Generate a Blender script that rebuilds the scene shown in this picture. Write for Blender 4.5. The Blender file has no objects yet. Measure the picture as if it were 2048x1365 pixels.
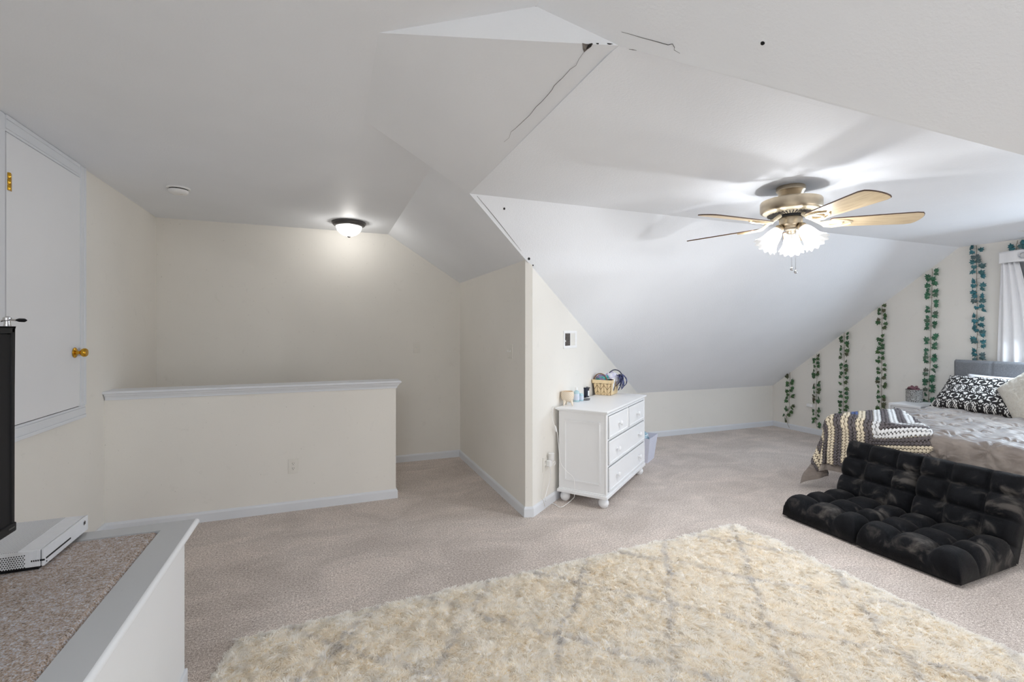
import bpy, bmesh, math, random
import numpy as np
from mathutils import Vector, Matrix, noise as mnoise

R = random.Random(7)
C = bpy.context.scene.collection
scene = bpy.context.scene
PI = math.pi

# ------------------------------------------------------------------ camera
H = 1.415
YAW = 0.3737
F_PX, CY = 953.28, 663.08
cam_d = bpy.data.cameras.new('camera')
cam_d.sensor_width = 36.0
cam_d.lens = F_PX / 2048 * 36.0
cam_d.shift_y = -(682.5 - CY) / 2048
cam_d.clip_start = 0.02
cam = bpy.data.objects.new('camera', cam_d)
cam.location = (0, 0, H)
cam.rotation_euler = (PI / 2, 0, -YAW)
C.objects.link(cam)
scene.camera = cam

# ------------------------------------------------------------------ world, light, exposure
w = bpy.data.worlds.new('world'); scene.world = w
w.use_nodes = True
w.node_tree.nodes['Background'].inputs[0].default_value = (0.9, 0.95, 1, 1)
w.node_tree.nodes['Background'].inputs[1].default_value = 0.3
scene.view_settings.view_transform = 'Standard'
scene.view_settings.look = 'None'
scene.view_settings.gamma = 1.0
scene.view_settings.use_curve_mapping = False
scene.view_settings.exposure = 0.38
cy = scene.cycles
cy.max_bounces = 14; cy.diffuse_bounces = 12; cy.transmission_bounces = 12; cy.transparent_max_bounces = 12
cy.caustics_reflective = False; cy.caustics_refractive = False
cy.sample_clamp_indirect = 6.0
try:
    cy.use_denoising = True
except Exception:
    pass

def area(name, loc, rot, sx, sy, power, col=(1, 1, 1)):
    l = bpy.data.lights.new(name, 'AREA'); l.shape = 'RECTANGLE'; l.size = sx; l.size_y = sy
    l.energy = power; l.color = col
    o = bpy.data.objects.new(name, l); o.location = loc; o.rotation_euler = rot
    C.objects.link(o); return o
def point(name, loc, power, col=(1, 1, 1), r=0.03):
    l = bpy.data.lights.new(name, 'POINT'); l.energy = power; l.color = col; l.shadow_soft_size = r
    o = bpy.data.objects.new(name, l); o.location = loc; C.objects.link(o); return o

REAR_POWER = 3.0
CEIL_POWER = 48.0
SIDE_POWER = 50.0
FAN_POWER = 17.5
HALL_POWER = 9.0
# weak fill light added low behind the camera, no window stands there
area('rear_fill', (1.7, -2.2, 0.72), (PI / 2, 0, 0), 3.0, 1.15, REAR_POWER, (0.93, 0.97, 1.0))
# added downward fill behind the camera to brighten floor and rug, no fitting
area('overhead_fill', (-0.85, -1.5, 2.44), (0, 0, 0), 0.7, 0.7, CEIL_POWER, (0.85, 0.925, 1.0))
# invented fill on the bedroom's near side, lifts vine wall, knee wall and slope
area('near_side_fill', (4.3, -0.80, 0.80), (PI / 2 + 0.15, 0, 0), 1.8, 0.6, 24.0, (1.0, 0.985, 0.96))
# daylight from the bedside window (beyond the right edge of the picture)
area('bedside_window_light', (6.05, 1.75, 1.5), (PI / 2 - 0.75, 0, PI / 2), 1.1, 0.9, SIDE_POWER, (0.72, 0.86, 1.0))

# ------------------------------------------------------------------ helpers
def S(r, g, b):
    def f(c):
        c = c / 255.0
        return c / 12.92 if c <= 0.04045 else ((c + 0.055) / 1.055) ** 2.4
    return (f(r), f(g), f(b), 1.0)

def wray(u, v):
    a = (u - 1024) / F_PX; b = (CY - v) / F_PX
    c, s = math.cos(YAW), math.sin(YAW)
    return Vector((a * c + s, -a * s + c, b))
EYE = Vector((0, 0, H))
def atZ(u, v, z=0.0):
    r = wray(u, v); return EYE + r * ((z - H) / r.z)
def atX(u, v, x):
    r = wray(u, v); return EYE + r * (x / r.x)
def atY(u, v, y):
    r = wray(u, v); return EYE + r * (y / r.y)
def atP(u, v, p0, n):
    r = wray(u, v); n = Vector(n); return EYE + r * ((Vector(p0) - EYE).dot(n) / r.dot(n))

class NT:
    def __init__(s, name):
        s.m = bpy.data.materials.new(name); s.m.use_nodes = True
        s.t = s.m.node_tree; s.t.nodes.clear()
        s.out = s.n('ShaderNodeOutputMaterial')
        s.b = s.n('ShaderNodeBsdfPrincipled')
        s.l(s.b.outputs[0], s.out.inputs[0])
    def n(s, typ, **kw):
        nd = s.t.nodes.new(typ)
        for k, v in kw.items(): setattr(nd, k, v)
        return nd
    def l(s, a, b): s.t.links.new(a, b)
    def set(s, node, **kw):
        for k, v in kw.items(): node.inputs[k.replace('_', ' ')].default_value = v
        return node
    def coord(s, which='Object', scale=None):
        tc = s.n('ShaderNodeTexCoord'); o = tc.outputs[which]
        if scale:
            mp = s.n('ShaderNodeMapping'); mp.inputs['Scale'].default_value = scale
            s.l(o, mp.inputs[0]); o = mp.outputs[0]
        return o
    def noise(s, scale, detail=2.0, rough=0.5, vec=None, dist=0.0):
        nd = s.n('ShaderNodeTexNoise')
        nd.inputs['Scale'].default_value = scale; nd.inputs['Detail'].default_value = detail
        nd.inputs['Roughness'].default_value = rough; nd.inputs['Distortion'].default_value = dist
        if vec is not None: s.l(vec, nd.inputs['Vector'])
        return nd.outputs['Fac']
    def ramp(s, fac, stops, interp='LINEAR'):
        r = s.n('ShaderNodeValToRGB'); r.color_ramp.interpolation = interp
        e = r.color_ramp.elements
        while len(e) < len(stops): e.new(0.5)
        for i, (p, c) in enumerate(stops):
            e[i].position = p; e[i].color = c if len(c) == 4 else (*c, 1)
        s.l(fac, r.inputs[0]); return r.outputs[0]
    def mix(s, fac, a, b, mode='MIX'):
        m = s.n('ShaderNodeMix', data_type='RGBA', blend_type=mode)
        for sock, v in ((m.inputs[0], fac), (m.inputs[6], a), (m.inputs[7], b)):
            if hasattr(v, 'is_linked') or hasattr(v, 'links'): s.l(v, sock)
            else: sock.default_value = v
        return m.outputs[2]
    def math(s, op, a, b=0.0):
        m = s.n('ShaderNodeMath', operation=op)
        for sock, v in ((m.inputs[0], a), (m.inputs[1], b)):
            if hasattr(v, 'links'): s.l(v, sock)
            else: sock.default_value = v
        return m.outputs[0]
    def bump(s, h, strength=0.2, dist=0.01):
        b = s.n('ShaderNodeBump'); b.inputs['Strength'].default_value = strength; b.inputs['Distance'].default_value = dist
        s.l(h, b.inputs['Height']); s.l(b.outputs[0], s.b.inputs['Normal'])
    def col(s, c):
        if hasattr(c, 'links'): s.l(c, s.b.inputs['Base Color'])
        else: s.b.inputs['Base Color'].default_value = c
    def rough(s, r): s.b.inputs['Roughness'].default_value = r

def simple(name, c, rough=0.5, metal=0.0, var=0.06, scale=30.0, bump=0.0, bscale=200.0, spec=0.5):
    t = NT(name)
    co = t.coord('Object')
    f = t.noise(scale, 3, 0.55, co)
    a = tuple(max(0, x * (1 - var)) for x in c[:3]) + (1,)
    b = tuple(min(1, x * (1 + var)) for x in c[:3]) + (1,)
    t.col(t.ramp(f, [(0.3, a), (0.7, b)]))
    t.rough(rough); t.b.inputs['Metallic'].default_value = metal
    t.b.inputs['Specular IOR Level'].default_value = spec
    if bump: t.bump(t.noise(bscale, 2, 0.5, co), bump, 0.005)
    return t.m

M = {}
def painted(name, c, texture=0.12, tscale=140.0, scuff=0.0, rough=0.6):
    t = NT(name); co = t.coord('Object')
    big = t.noise(1.3, 3, 0.5, co)
    a = tuple(x * 0.97 for x in c[:3]) + (1,); b = tuple(min(1, x * 1.02) for x in c[:3]) + (1,)
    colr = t.ramp(big, [(0.3, a), (0.7, b)])
    if scuff:
        n1 = t.noise(9.0, 6, 0.75, co, 0.6)
        m = t.ramp(n1, [(0.60, (0, 0, 0)), (0.78, (1, 1, 1))])
        dark = tuple(x * 0.80 for x in c[:3]) + (1,)
        colr = t.mix(t.math('MULTIPLY', m, scuff), colr, dark)
        n2 = t.noise(55.0, 2, 0.5, co)
        m2 = t.ramp(n2, [(0.735, (0, 0, 0)), (0.76, (1, 1, 1))])
        colr = t.mix(t.math('MULTIPLY', m2, scuff * 0.7), colr, tuple(x * 0.45 for x in c[:3]) + (1,))
    t.col(colr); t.rough(rough); t.b.inputs['Specular IOR Level'].default_value = 0.25
    t.bump(t.noise(tscale, 3, 0.6, co), texture, 0.004)
    return t.m
M['ceiling'] = painted('ceiling_paint', S(236, 239, 244), 0.22, 110)
M['ceiling_rough'] = painted('ceiling_textured_paint', S(236, 239, 244), 0.4, 90)
M['wall'] = painted('wall_cream_paint', S(231, 228, 222), 0.10, 160, 0.5)
M['trim'] = painted('trim_white_paint', S(222, 225, 230), 0.05, 60, 0.12, 0.4)
M['door'] = painted('door_white_paint', S(232, 233, 236), 0.04, 40, 0.06, 0.45)
M['white_furniture'] = painted('white_lacquer', S(238, 239, 241), 0.03, 60, 0.04, 0.35)
M['plate'] = simple('ivory_plastic', S(226, 223, 216), 0.35, 0, 0.02)
M['white_plastic'] = simple('white_plastic', S(236, 236, 236), 0.35, 0, 0.02)
M['dark'] = simple('dark_gap', S(38, 36, 36), 0.8, 0, 0.1)
M['crack'] = simple('cracked_drywall_edge', S(88, 86, 86), 0.9, 0, 0.2)
M['wood_lath'] = simple('grey_broken_drywall', S(120, 115, 112), 0.9, 0, 0.35, 60)
M['brass'] = simple('polished_brass', S(214, 165, 60), 0.2, 1.0, 0.05)
M['nickel'] = simple('brushed_nickel', S(196, 182, 160), 0.35, 1.0, 0.05)
M['chrome'] = simple('chrome', S(205, 205, 208), 0.15, 1.0, 0.02)
M['pewter'] = simple('dark_pewter', S(98, 96, 96), 0.4, 0.8, 0.06)
M['black_plastic'] = simple('black_plastic', S(26, 26, 28), 0.5, 0, 0.05, 30, 0, 200, 0.2)
M['screen'] = simple('dark_screen', S(30, 30, 32), 0.5, 0, 0.02, 30, 0, 200, 0.12)

def carpet(name, cols, fine, patch, bump, tilt=0.18):
    t = NT(name); co = t.coord('Object')
    f = t.noise(fine, 2, 0.6, co)
    f2 = t.noise(fine * 0.37, 2, 0.6, co)
    m = t.math('ADD', t.math('MULTIPLY', f, 0.62), t.math('MULTIPLY', f2, 0.38))
    colr = t.ramp(m, cols)
    if patch:
        mp = t.coord('Object', (0.8, 1.2, 1))
        p = t.noise(2.3, 4, 0.62, mp, 0.9)
        pr = t.ramp(p, [(0.36, (0.86, 0.855, 0.85)), (0.5, (0.97, 0.97, 0.97)), (0.64, (1.10, 1.09, 1.085))])
        colr = t.mix(patch, colr, pr, 'MULTIPLY')
    t.col(colr); t.rough(0.95); t.b.inputs['Specular IOR Level'].default_value = 0.05
    t.b.inputs['Sheen Weight'].default_value = 0.15
    t.bump(m, bump, 0.012)
    return t.m
M['carpet'] = carpet('taupe_carpet', [(0.34, S(104, 94, 88)), (0.46, S(186, 173, 165)), (0.54, S(212, 201, 193)), (0.64, S(250, 243, 237))], 250, 1.0, 0.12)
M['bench_carpet'] = carpet('speckled_bench_carpet', [(0.30, S(70, 62, 58)), (0.43, S(150, 132, 118)), (0.5, S(186, 166, 148)), (0.57, S(176, 178, 188)), (0.68, S(240, 234, 228))], 230, 0.4, 0.6)

# mesh builder ----------------------------------------------------------
class MB:
    def __init__(s): s.v = []; s.f = []
    def add(s, verts, faces, mat=None):
        o = len(s.v)
        for p in verts:
            p = Vector(p)
            s.v.append(tuple(mat @ p) if mat is not None else tuple(p))
        s.f += [tuple(i + o for i in f) for f in faces]
        return s
    def box(s, c, size, mat=None, taper=1.0):
        x, y, z = (k / 2 for k in size); cx, cy_, cz = c; tx = taper
        vs = [(cx - x, cy_ - y, cz - z), (cx + x, cy_ - y, cz - z), (cx + x, cy_ + y, cz - z), (cx - x, cy_ + y, cz - z),
              (cx - x * tx, cy_ - y * tx, cz + z), (cx + x * tx, cy_ - y * tx, cz + z), (cx + x * tx, cy_ + y * tx, cz + z), (cx - x * tx, cy_ + y * tx, cz + z)]
        return s.add(vs, [(0, 3, 2, 1), (4, 5, 6, 7), (0, 1, 5, 4), (1, 2, 6, 5), (2, 3, 7, 6), (3, 0, 4, 7)], mat)
    def lathe(s, prof, n=24, mat=None, cap=True, ripple=None):
        vs = []; fs = []
        for j, (r, z) in enumerate(prof):
            for i in range(n):
                a = 2 * PI * i / n; rr, zz = r, z
                if ripple: rr, zz = ripple(r, z, a, j / (len(prof) - 1))
                vs.append((rr * math.cos(a), rr * math.sin(a), zz))
        for j in range(len(prof) - 1):
            for i in range(n):
                k = (i + 1) % n
                fs.append((j * n + i, j * n + k, (j + 1) * n + k, (j + 1) * n + i))
        if cap:
            if prof[0][0] > 1e-5: fs.append(tuple(range(n - 1, -1, -1)))
            if prof[-1][0] > 1e-5: fs.append(tuple((len(prof) - 1) * n + i for i in range(n)))
        return s.add(vs, fs, mat)
    def tube(s, pts, r, n=8, mat=None, closed=False):
        pts = [Vector(p) for p in pts]; m = len(pts); vs = []; fs = []
        up = Vector((0.13, 0.21, 0.97))
        for i, p in enumerate(pts):
            if closed: t = pts[(i + 1) % m] - pts[i - 1]
            else: t = pts[min(i + 1, m - 1)] - pts[max(i - 1, 0)]
            t.normalize()
            a = t.cross(up)
            if a.length < 0.05: a = t.cross(Vector((1, 0, 0)))
            a.normalize(); b = t.cross(a)
            rr = r[i] if isinstance(r, (list, tuple)) else r
            for k in range(n):
                an = 2 * PI * k / n
                vs.append(p + (a * math.cos(an) + b * math.sin(an)) * rr)
        for i in range(m if closed else m - 1):
            j = (i + 1) % m
            for k in range(n):
                l = (k + 1) % n
                fs.append((i * n + k, i * n + l, j * n + l, j * n + k))
        if not closed:
            fs.append(tuple(range(n - 1, -1, -1))); fs.append(tuple((m - 1) * n + k for k in range(n)))
        return s.add(vs, fs, mat)
    def grid(s, fn, nu, nv, mat=None, keep=None, wrapu=False):
        vs = [fn(i / nu, j / nv) for j in range(nv + 1) for i in range(nu + 1)]
        fs = []
        for j in range(nv):
            for i in range(nu):
                if keep and not keep((i + .5) / nu, (j + .5) / nv): continue
                a = j * (nu + 1) + i
                fs.append((a, a + 1, a + nu + 2, a + nu + 1))
        return s.add(vs, fs, mat)
    def prism(s, poly, z0, z1, mat=None):
        n = len(poly)
        vs = [(x, y, z0) for x, y in poly] + [(x, y, z1) for x, y in poly]
        fs = [tuple(range(n - 1, -1, -1)), tuple(range(n, 2 * n))] + [(i, (i + 1) % n, n + (i + 1) % n, n + i) for i in range(n)]
        return s.add(vs, fs, mat)
    def sweep(s, prof, path, closed_prof=True):
        """profile (d outward, z) swept along plan path [(x,y,nx,ny)], mitred normals given"""
        n = len(prof); vs = []; fs = []
        for (x, y, nx, ny) in path:
            for d, z in prof: vs.append((x + nx * d, y + ny * d, z))
        for i in range(len(path) - 1):
            for k in range(n):
                l = (k + 1) % n
                fs.append((i * n + k, i * n + l, (i + 1) * n + l, (i + 1) * n + k))
        fs.append(tuple(range(n))); fs.append(tuple((len(path) - 1) * n + k for k in range(n - 1, -1, -1)))
        return s.add(vs, fs)
    def build(s, name, mat, parent=None, smooth=False, bevel=0.0, seg=2, fix=True, solid=0.0, angle=40):
        me = bpy.data.meshes.new(name)
        me.from_pydata(s.v, [], s.f); me.update()
        if fix or bevel or solid:
            bm = bmesh.new(); bm.from_mesh(me)
            bmesh.ops.remove_doubles(bm, verts=bm.verts, dist=1e-6)
            if fix: bmesh.ops.recalc_face_normals(bm, faces=bm.faces)
            bm.to_mesh(me); bm.free()
        me.materials.append(mat)
        if smooth:
            me.polygons.foreach_set('use_smooth', [True] * len(me.polygons))
            try: me.set_sharp_from_angle(angle=math.radians(angle))
            except Exception: pass
        o = bpy.data.objects.new(name, me); C.objects.link(o)
        if parent: o.parent = parent
        if solid:
            m = o.modifiers.new('solid', 'SOLIDIFY'); m.thickness = solid; m.offset = -1
        if bevel:
            m = o.modifiers.new('bevel', 'BEVEL'); m.width = bevel; m.segments = seg; m.limit_method = 'ANGLE'; m.angle_limit = math.radians(35)
        return o
def tag(o, label=None, cat=None, group=None, kind=None):
    if label: o['label'] = label
    if cat: o['category'] = cat
    if group: o['group'] = group
    if kind: o['kind'] = kind
    return o
def thing(name, label, cat, loc=(0, 0, 0), rz=0.0, group=None):
    o = bpy.data.objects.new(name, None); o.empty_display_size = 0.1
    o.location = loc; o.rotation_euler = (0, 0, rz); C.objects.link(o)
    return tag(o, label, cat, group)
def struct(name, mb, mat, parent=None, **kw):
    o = mb.build(name, mat, parent, **kw)
    if parent is None: o['kind'] = 'structure'
    return o
def Rz(a): return Matrix.Rotation(a, 4, 'Z')
def T(x, y, z): return Matrix.Translation((x, y, z))

# ------------------------------------------------------------------ room shell
XL, YB, XC, YH, XHE = -1.4325, 5.2315, 1.42, 4.1322, 0.5603
ZC, ZF, ZK = 2.4545, 2.3068, 0.6017
XV, YF, YN, XFOLD = 6.2586, 2.971, 1.315, 0.6276
YR = -2.5
K3 = 0.625
def z3(x): return ZC - K3 * (x - XFOLD)
P1 = (0.173, 1.714, ZC); P2 = (0.178, 2.448, ZC)
P3 = (0.869, 2.975, ZF); P4 = (0.850, 1.315, ZF); P4o = (0.856, 1.266, 2.3096)
A4 = (XFOLD, 1.39, ZC); B4 = (0.948, 1.135, z3(0.948))
FC = (XFOLD, 2.794, ZC)
Bp = (1.455, 3.362, z3(1.455))
DW0 = (1.475, 3.332); DW1x = 1.475 + (YB - 3.332) / 1.844 * 2.279
DWd = Vector((2.279, 1.844, 0)).normalized(); DWn = Vector((DWd.y, -DWd.x, 0))   # faces the bedroom
ZD0 = 1.905
def zdiag(x): return ZD0 + (x - DW0[0]) / (DW1x - DW0[0]) * (ZK - ZD0)

def quad(*pts): return MB().add(pts, [tuple(range(len(pts)))])

# floor with the stairwell opening behind the half wall
HX, HY0 = 0.42, YH + 0.12
fl = MB()
for x0, x1, y0, y1 in ((XL, XV, YR, HY0), (HX, XV, HY0, YB)):
    fl.add([(x0, y0, 0), (x1, y0, 0), (x1, y1, 0), (x0, y1, 0)], [(0, 1, 2, 3)])
struct('floor', fl, M['carpet'], fix=False)
st = MB()
for k in range(5):
    st.box((HX - 0.02 - 0.25 * (k + .5), (HY0 + YB) / 2, -0.19 * (k + 1) - 0.1), (0.27, YB - HY0 - 0.004, 0.2))
struct('floor_stair_steps', st, M['carpet'])
struct('floor_stair_bottom', quad((XL, HY0, -1.14), (HX, HY0, -1.14), (HX, YB, -1.14), (XL, YB, -1.14)), M['carpet'])

struct('wall_left', quad((XL, YR, 0), (XL, HY0, 0), (XL, HY0, -1.15), (XL, YB, -1.15), (XL, YB, ZC), (XL, YR, ZC)), M['wall'])
struct('wall_back', quad((XL, YB, -1.15), (HX, YB, -1.15), (HX, YB, 0), (XC, YB, 0), (XC, YB, z3(XC)), (XFOLD, YB, ZC), (XL, YB, ZC)), M['wall'])
struct('wall_corridor', quad((XC, 3.345, 0), (XC, YB, 0), (XC, YB, z3(XC)), (XC, 3.345, z3(XC))), M['wall'])
struct('wall_end', quad((XC, 3.345, 0), (DW0[0], DW0[1], 0), (DW0[0], DW0[1], ZD0 + 0.012), (Bp[0], 3.34, Bp[2]), (XC, 3.345, z3(XC))), M['wall'])
struct('wall_dresser', quad((DW0[0], DW0[1], 0), (DW1x, YB, 0), (DW1x, YB, ZK), (DW0[0], DW0[1], ZD0)), M['wall'])
struct('wall_knee', quad((DW1x, YB, 0), (XV, YB, 0), (XV, YB, ZK), (DW1x, YB, ZK)), M['wall'])
YNK = -1.11
struct('wall_vine', quad((XV, YB, 0), (XV, YNK, 0), (XV, YNK, ZK), (XV, YN, ZF), (XV, YF, ZF), (XV, YB, ZK)), M['wall'])
struct('wall_near_knee', quad((3.59, YNK, 0), (XV, YNK, 0), (XV, YNK, ZK), (3.59, YNK, z3(3.59))), M['wall'])
struct('wall_near_right', quad((3.59, YR, 0), (3.59, YNK, 0), (3.59, YNK, z3(3.59)), (3.59, YR, z3(3.59))), M['wall'])
struct('wall_rear', quad((XL, YR, 0), (3.59, YR, 0), (3.59, YR, z3(3.59)), (XFOLD, YR, ZC), (XL, YR, ZC)), M['wall'])
struct('wall_stairwell', quad((XL, HY0, -1.15), (HX, HY0, -1.15), (HX, HY0, 0), (XL, HY0, 0)), M['wall'])

# ceiling pieces
struct('ceiling', quad((XL, YR, ZC), (XFOLD, YR, ZC), A4, P1, P2, FC, (XFOLD, YB, ZC), (XL, YB, ZC)), M['ceiling'])
struct('ceiling_hall_slope', quad((XFOLD, YB, ZC), (XC, YB, z3(XC)), (XC, 3.345, z3(XC)), Bp, P3, FC), M['ceiling'])
e1 = (1.273, 0.916, z3(1.273)); e2 = (1.595, 0.629, z3(1.595))
struct('ceiling_near_slope', quad((XFOLD, YR, ZC), (3.59, YR, z3(3.59)), (3.59, YNK, z3(3.59)), e2, e1, P4o, B4, A4), M['ceiling'])
struct('ceiling_flare', MB().add([P1, P4o, P4, P3, P2], [(0, 1, 3, 4), (1, 2, 3)]), M['ceiling'])
struct('ceiling_cheek_near', quad(P1, A4, B4, P4o), M['ceiling'])
struct('ceiling_cheek_far', quad(P2, FC, P3), M['ceiling'])
struct('ceiling_bedroom', quad(P4, P3, (XV, YF, ZF), (XV, YN, ZF)), M['ceiling_rough'])
struct('ceiling_bedroom_near_slope', quad(P4, (XV, YN, ZF), (XV, YNK, ZK), (3.59, YNK, z3(3.59)), e2, e1, P4o), M['ceiling_rough'])
def slope_pt(u, v):
    y = YF + (YB - YF) * v
    plane = ZF - (ZF - ZK) * v
    if y < Bp[1]:
        k = (y - YF) / (Bp[1] - YF)
        xl = P3[0] + (Bp[0] - P3[0]) * k; zl = P3[2] + (Bp[2] - P3[2]) * k
    else:
        xl = DW0[0] + (y - DW0[1]) / 1.844 * 2.279; zl = zdiag(xl)
    x = xl + (XV - xl) * (u ** 1.6)
    dz = plane - zl
    return (x, y, plane - dz * math.exp(-((x - xl) / 1.0) ** 2))
sl = MB().grid(slope_pt, 30, 40)
struct('ceiling_bedroom_slope', sl, M['ceiling_rough'], smooth=True, angle=80)

# drywall cracks, the hole where the planes meet, nail pops
def crack(name, pts, wd=0.0025, n=None, off=0.0015):
    pts = [Vector(p) for p in pts]
    for p in pts: p -= (p - EYE).normalized() * off
    r = [wd * (0.35 + 0.65 * math.sin(PI * min(1, max(0.06, i / (len(pts) - 1))))) if len(pts) > 2 else wd for i in range(len(pts))]
    o = MB().tube(pts, r, 5).build(name, M['crack'])
    return tag(o, kind='structure')
def onplane(pa, pb, pc):
    n = (Vector(pb) - Vector(pa)).cross(Vector(pc) - Vector(pa))
    return lambda u, v: atP(u, v, pa, n)
flare_at = onplane(P1, P2, P3); cheek_at = onplane(P1, A4, P4); near_at = onplane(A4, e1, e2); hall_at = onplane((XFOLD, YB, ZC), (XC, YB, z3(XC)), P3)
from mathutils.bvhtree import BVHTree
slope_bvh = BVHTree.FromPolygons(sl.v, sl.f)
def slope_at(u, v):
    hit = slope_bvh.ray_cast(EYE, wray(u, v).normalized())[0]
    return hit if hit is not None else atP(u, v, P3, (Vector(Bp) - Vector(P3)).cross(Vector((DW1x, YB, ZK)) - Vector(P3)))
crack('ceiling_crack', [slope_at(*q) for q in ((954, 392), (970, 411), (988, 433), (1008, 458), (1026, 481), (1043, 503))], 0.0016)
crack('ceiling_crack', [flare_at(*q) for q in ((1168, 104), (1158, 118), (1152, 131), (1140, 139), (1134, 146), (1125, 156), (1116, 164), (1108, 172), (1104, 180), (1094, 192), (1083, 204), (1072, 214), (1060, 230), (1045, 244), (1030, 258), (1022, 264), (1018, 276), (1008, 284))], 0.0009)
crack('ceiling_crack', [near_at(*q) for q in ((1243, 64), (1262, 69), (1285, 76), (1308, 82), (1322, 86), (1336, 90), (1345, 88), (1349, 95), (1348, 100), (1360, 107))], 0.0009)
crack('ceiling_crack', [near_at(*q) for q in ((1258, 98.5), (1266, 99.5), (1273, 101.2))], 0.001)
crack('ceiling_crack', [near_at(*q) for q in ((1060, 9), (1066, 10), (1073, 13))], 0.0007)
def gouge(name, pts, at, mat):
    ps = [at(*q) for q in pts]; ps = [p - (p - EYE).normalized() * 0.002 for p in ps]
    n = len(ps); c = sum(ps, Vector()) / n
    inner = [c + (p - c) * 0.6 + (p - EYE).normalized() * 0.0015 for p in ps]
    mb = MB().add(ps + inner, [(i, (i + 1) % n, n + (i + 1) % n, n + i) for i in range(n)] + [tuple(range(n, 2 * n))])
    return tag(mb.build(name, mat), kind='structure')
gouge('ceiling_hole', [(1164.5, 86), (1172, 88), (1177, 88), (1184, 86), (1186, 88), (1181, 95), (1175, 99), (1168, 105), (1165.5, 98)], flare_at, M['wood_lath'])
gouge('ceiling_hole_shadow', [(1178, 89), (1184, 87), (1183, 93), (1177, 96), (1172, 100), (1174, 94)], lambda u, v: flare_at(u, v) - (flare_at(u, v) - EYE).normalized() * 0.002, M['dark'])
gouge('ceiling_hole_shadow', [(1192, 86), (1198, 86), (1197, 89), (1193, 88)], flare_at, M['dark'])
gouge('ceiling_hole_shadow', [(1214, 86), (1222, 87), (1227, 88), (1220, 89.5), (1215, 88.5)], flare_at, M['dark'])
for (u, v, f, r) in ((1008.5, 417.7, slope_at, 2.2), (1218, 72, cheek_at, 1.2), (1058, 518, slope_at, 2.4), (1066, 531, slope_at, 1.4)):
    gouge('ceiling_nail_hole', [(u + r * math.cos(a), v + r * math.sin(a) * 1.2) for a in np.linspace(0, 2 * PI, 8)[:-1]], f, M['dark'])
p = near_at(1525.5, 86)
hk = thing('ceiling_hook_plug', 'small dark round plug in the sloped ceiling near the fan room', 'plug', p)
nn = Vector((K3, 0, 1)).normalized()
rot = nn.to_track_quat('Z', 'Y').to_matrix().to_4x4()
MB().lathe([(0.0, -0.004), (0.0045, -0.003), (0.0055, -0.0005), (0.0055, 0.003)], 16, rot).build('plug_head', M['black_plastic'], hk, smooth=True)
MB().lathe([(0.0055, -0.0008), (0.010, -0.0008), (0.011, 0.001)], 20, rot, cap=False).build('plaster_ring', M['ceiling'], hk, smooth=True)

# baseboards ------------------------------------------------------------
BBp = [(0, 0), (0.014, 0), (0.014, 0.060), (0.010, 0.070), (0.005, 0.0762), (0, 0.0762)]
def baseboard(name, path): return struct(name, MB().sweep(BBp, path), M['trim'])
baseboard('baseboard_back', [(XHE, YB, 0, -1), (XC, YB, -1, -1)])
dwt = DWd
def mit(n1, n2):
    n1 = Vector(n1).normalized(); n2 = Vector(n2).normalized(); b = (n1 + n2)
    b = b / (b.dot(n1)); return b.x, b.y
n_end = Vector((-(DW0[1] - 3.345), DW0[0] - XC, 0)); n_end = -n_end if n_end.y > 0 else n_end
ncor = (-1, 0, 0)
m1 = mit(ncor, n_end); m2 = mit(n_end, DWn); m3 = mit(DWn, (0, -1, 0))
baseboard('baseboard_corridor', [(XC, YB, -1, -1), (XC, 3.345, m1[0], m1[1])])
baseboard('baseboard_wall_end', [(XC, 3.345, m1[0], m1[1]), (DW0[0], DW0[1], m2[0], m2[1])])
baseboard('baseboard_dresser_wall', [(DW0[0], DW0[1], m2[0], m2[1]), (DW1x, YB, m3[0], m3[1])])
baseboard('baseboard_knee', [(DW1x, YB, m3[0], m3[1]), (XV, YB, -1, -1)])
baseboard('baseboard_vine', [(XV, YB, -1, -1), (XV, YNK, -1, 0)])
baseboard('baseboard_left', [(XL, YR, 1, 0), (XL, YH, 1, -1)])
baseboard('baseboard_half_wall', [(XL, YH, 1, -1), (XHE, YH, 1, -1), (XHE, HY0, 1, 0)])

# half wall with moulded cap ---------------------------------------------
hw = MB().box(((XL + XHE) / 2, (YH + HY0) / 2, 0.466), (XHE - XL, HY0 - YH, 0.932))
struct('wall_half', hw, M['wall'])
cap = thing('trim_half_wall_cap', None, None); cap['kind'] = 'structure'
capp = [(0, 0.9965), (0.036, 0.9965), (0.041, 0.992), (0.042, 0.984), (0.038, 0.978), (0.030, 0.976), (0.026, 0.966), (0.017, 0.956), (0.011, 0.945), (0.010, 0.933), (0, 0.9315)]
c1 = MB().sweep(capp[:6] + [(0, 0.976)], [(XL, YH, 0, -1), (XHE, YH, 1, -1), (XHE, HY0, 1, 1), (XL, HY0, 0, 1)])
c1.box(((XL + XHE) / 2, (YH + HY0) / 2, 0.9862), (XHE - XL, HY0 - YH, 0.0204))
c1.build('cap_board', M['trim'], cap, bevel=0.001)
MB().sweep([(0, 0.976)] + [(0.030, 0.976)] + capp[6:], [(XL + 0.006, YH, 0, -1), (XHE, YH, 1, -1), (XHE, HY0, 1, 0)]).build('cove_moulding', M['trim'], cap)

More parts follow.
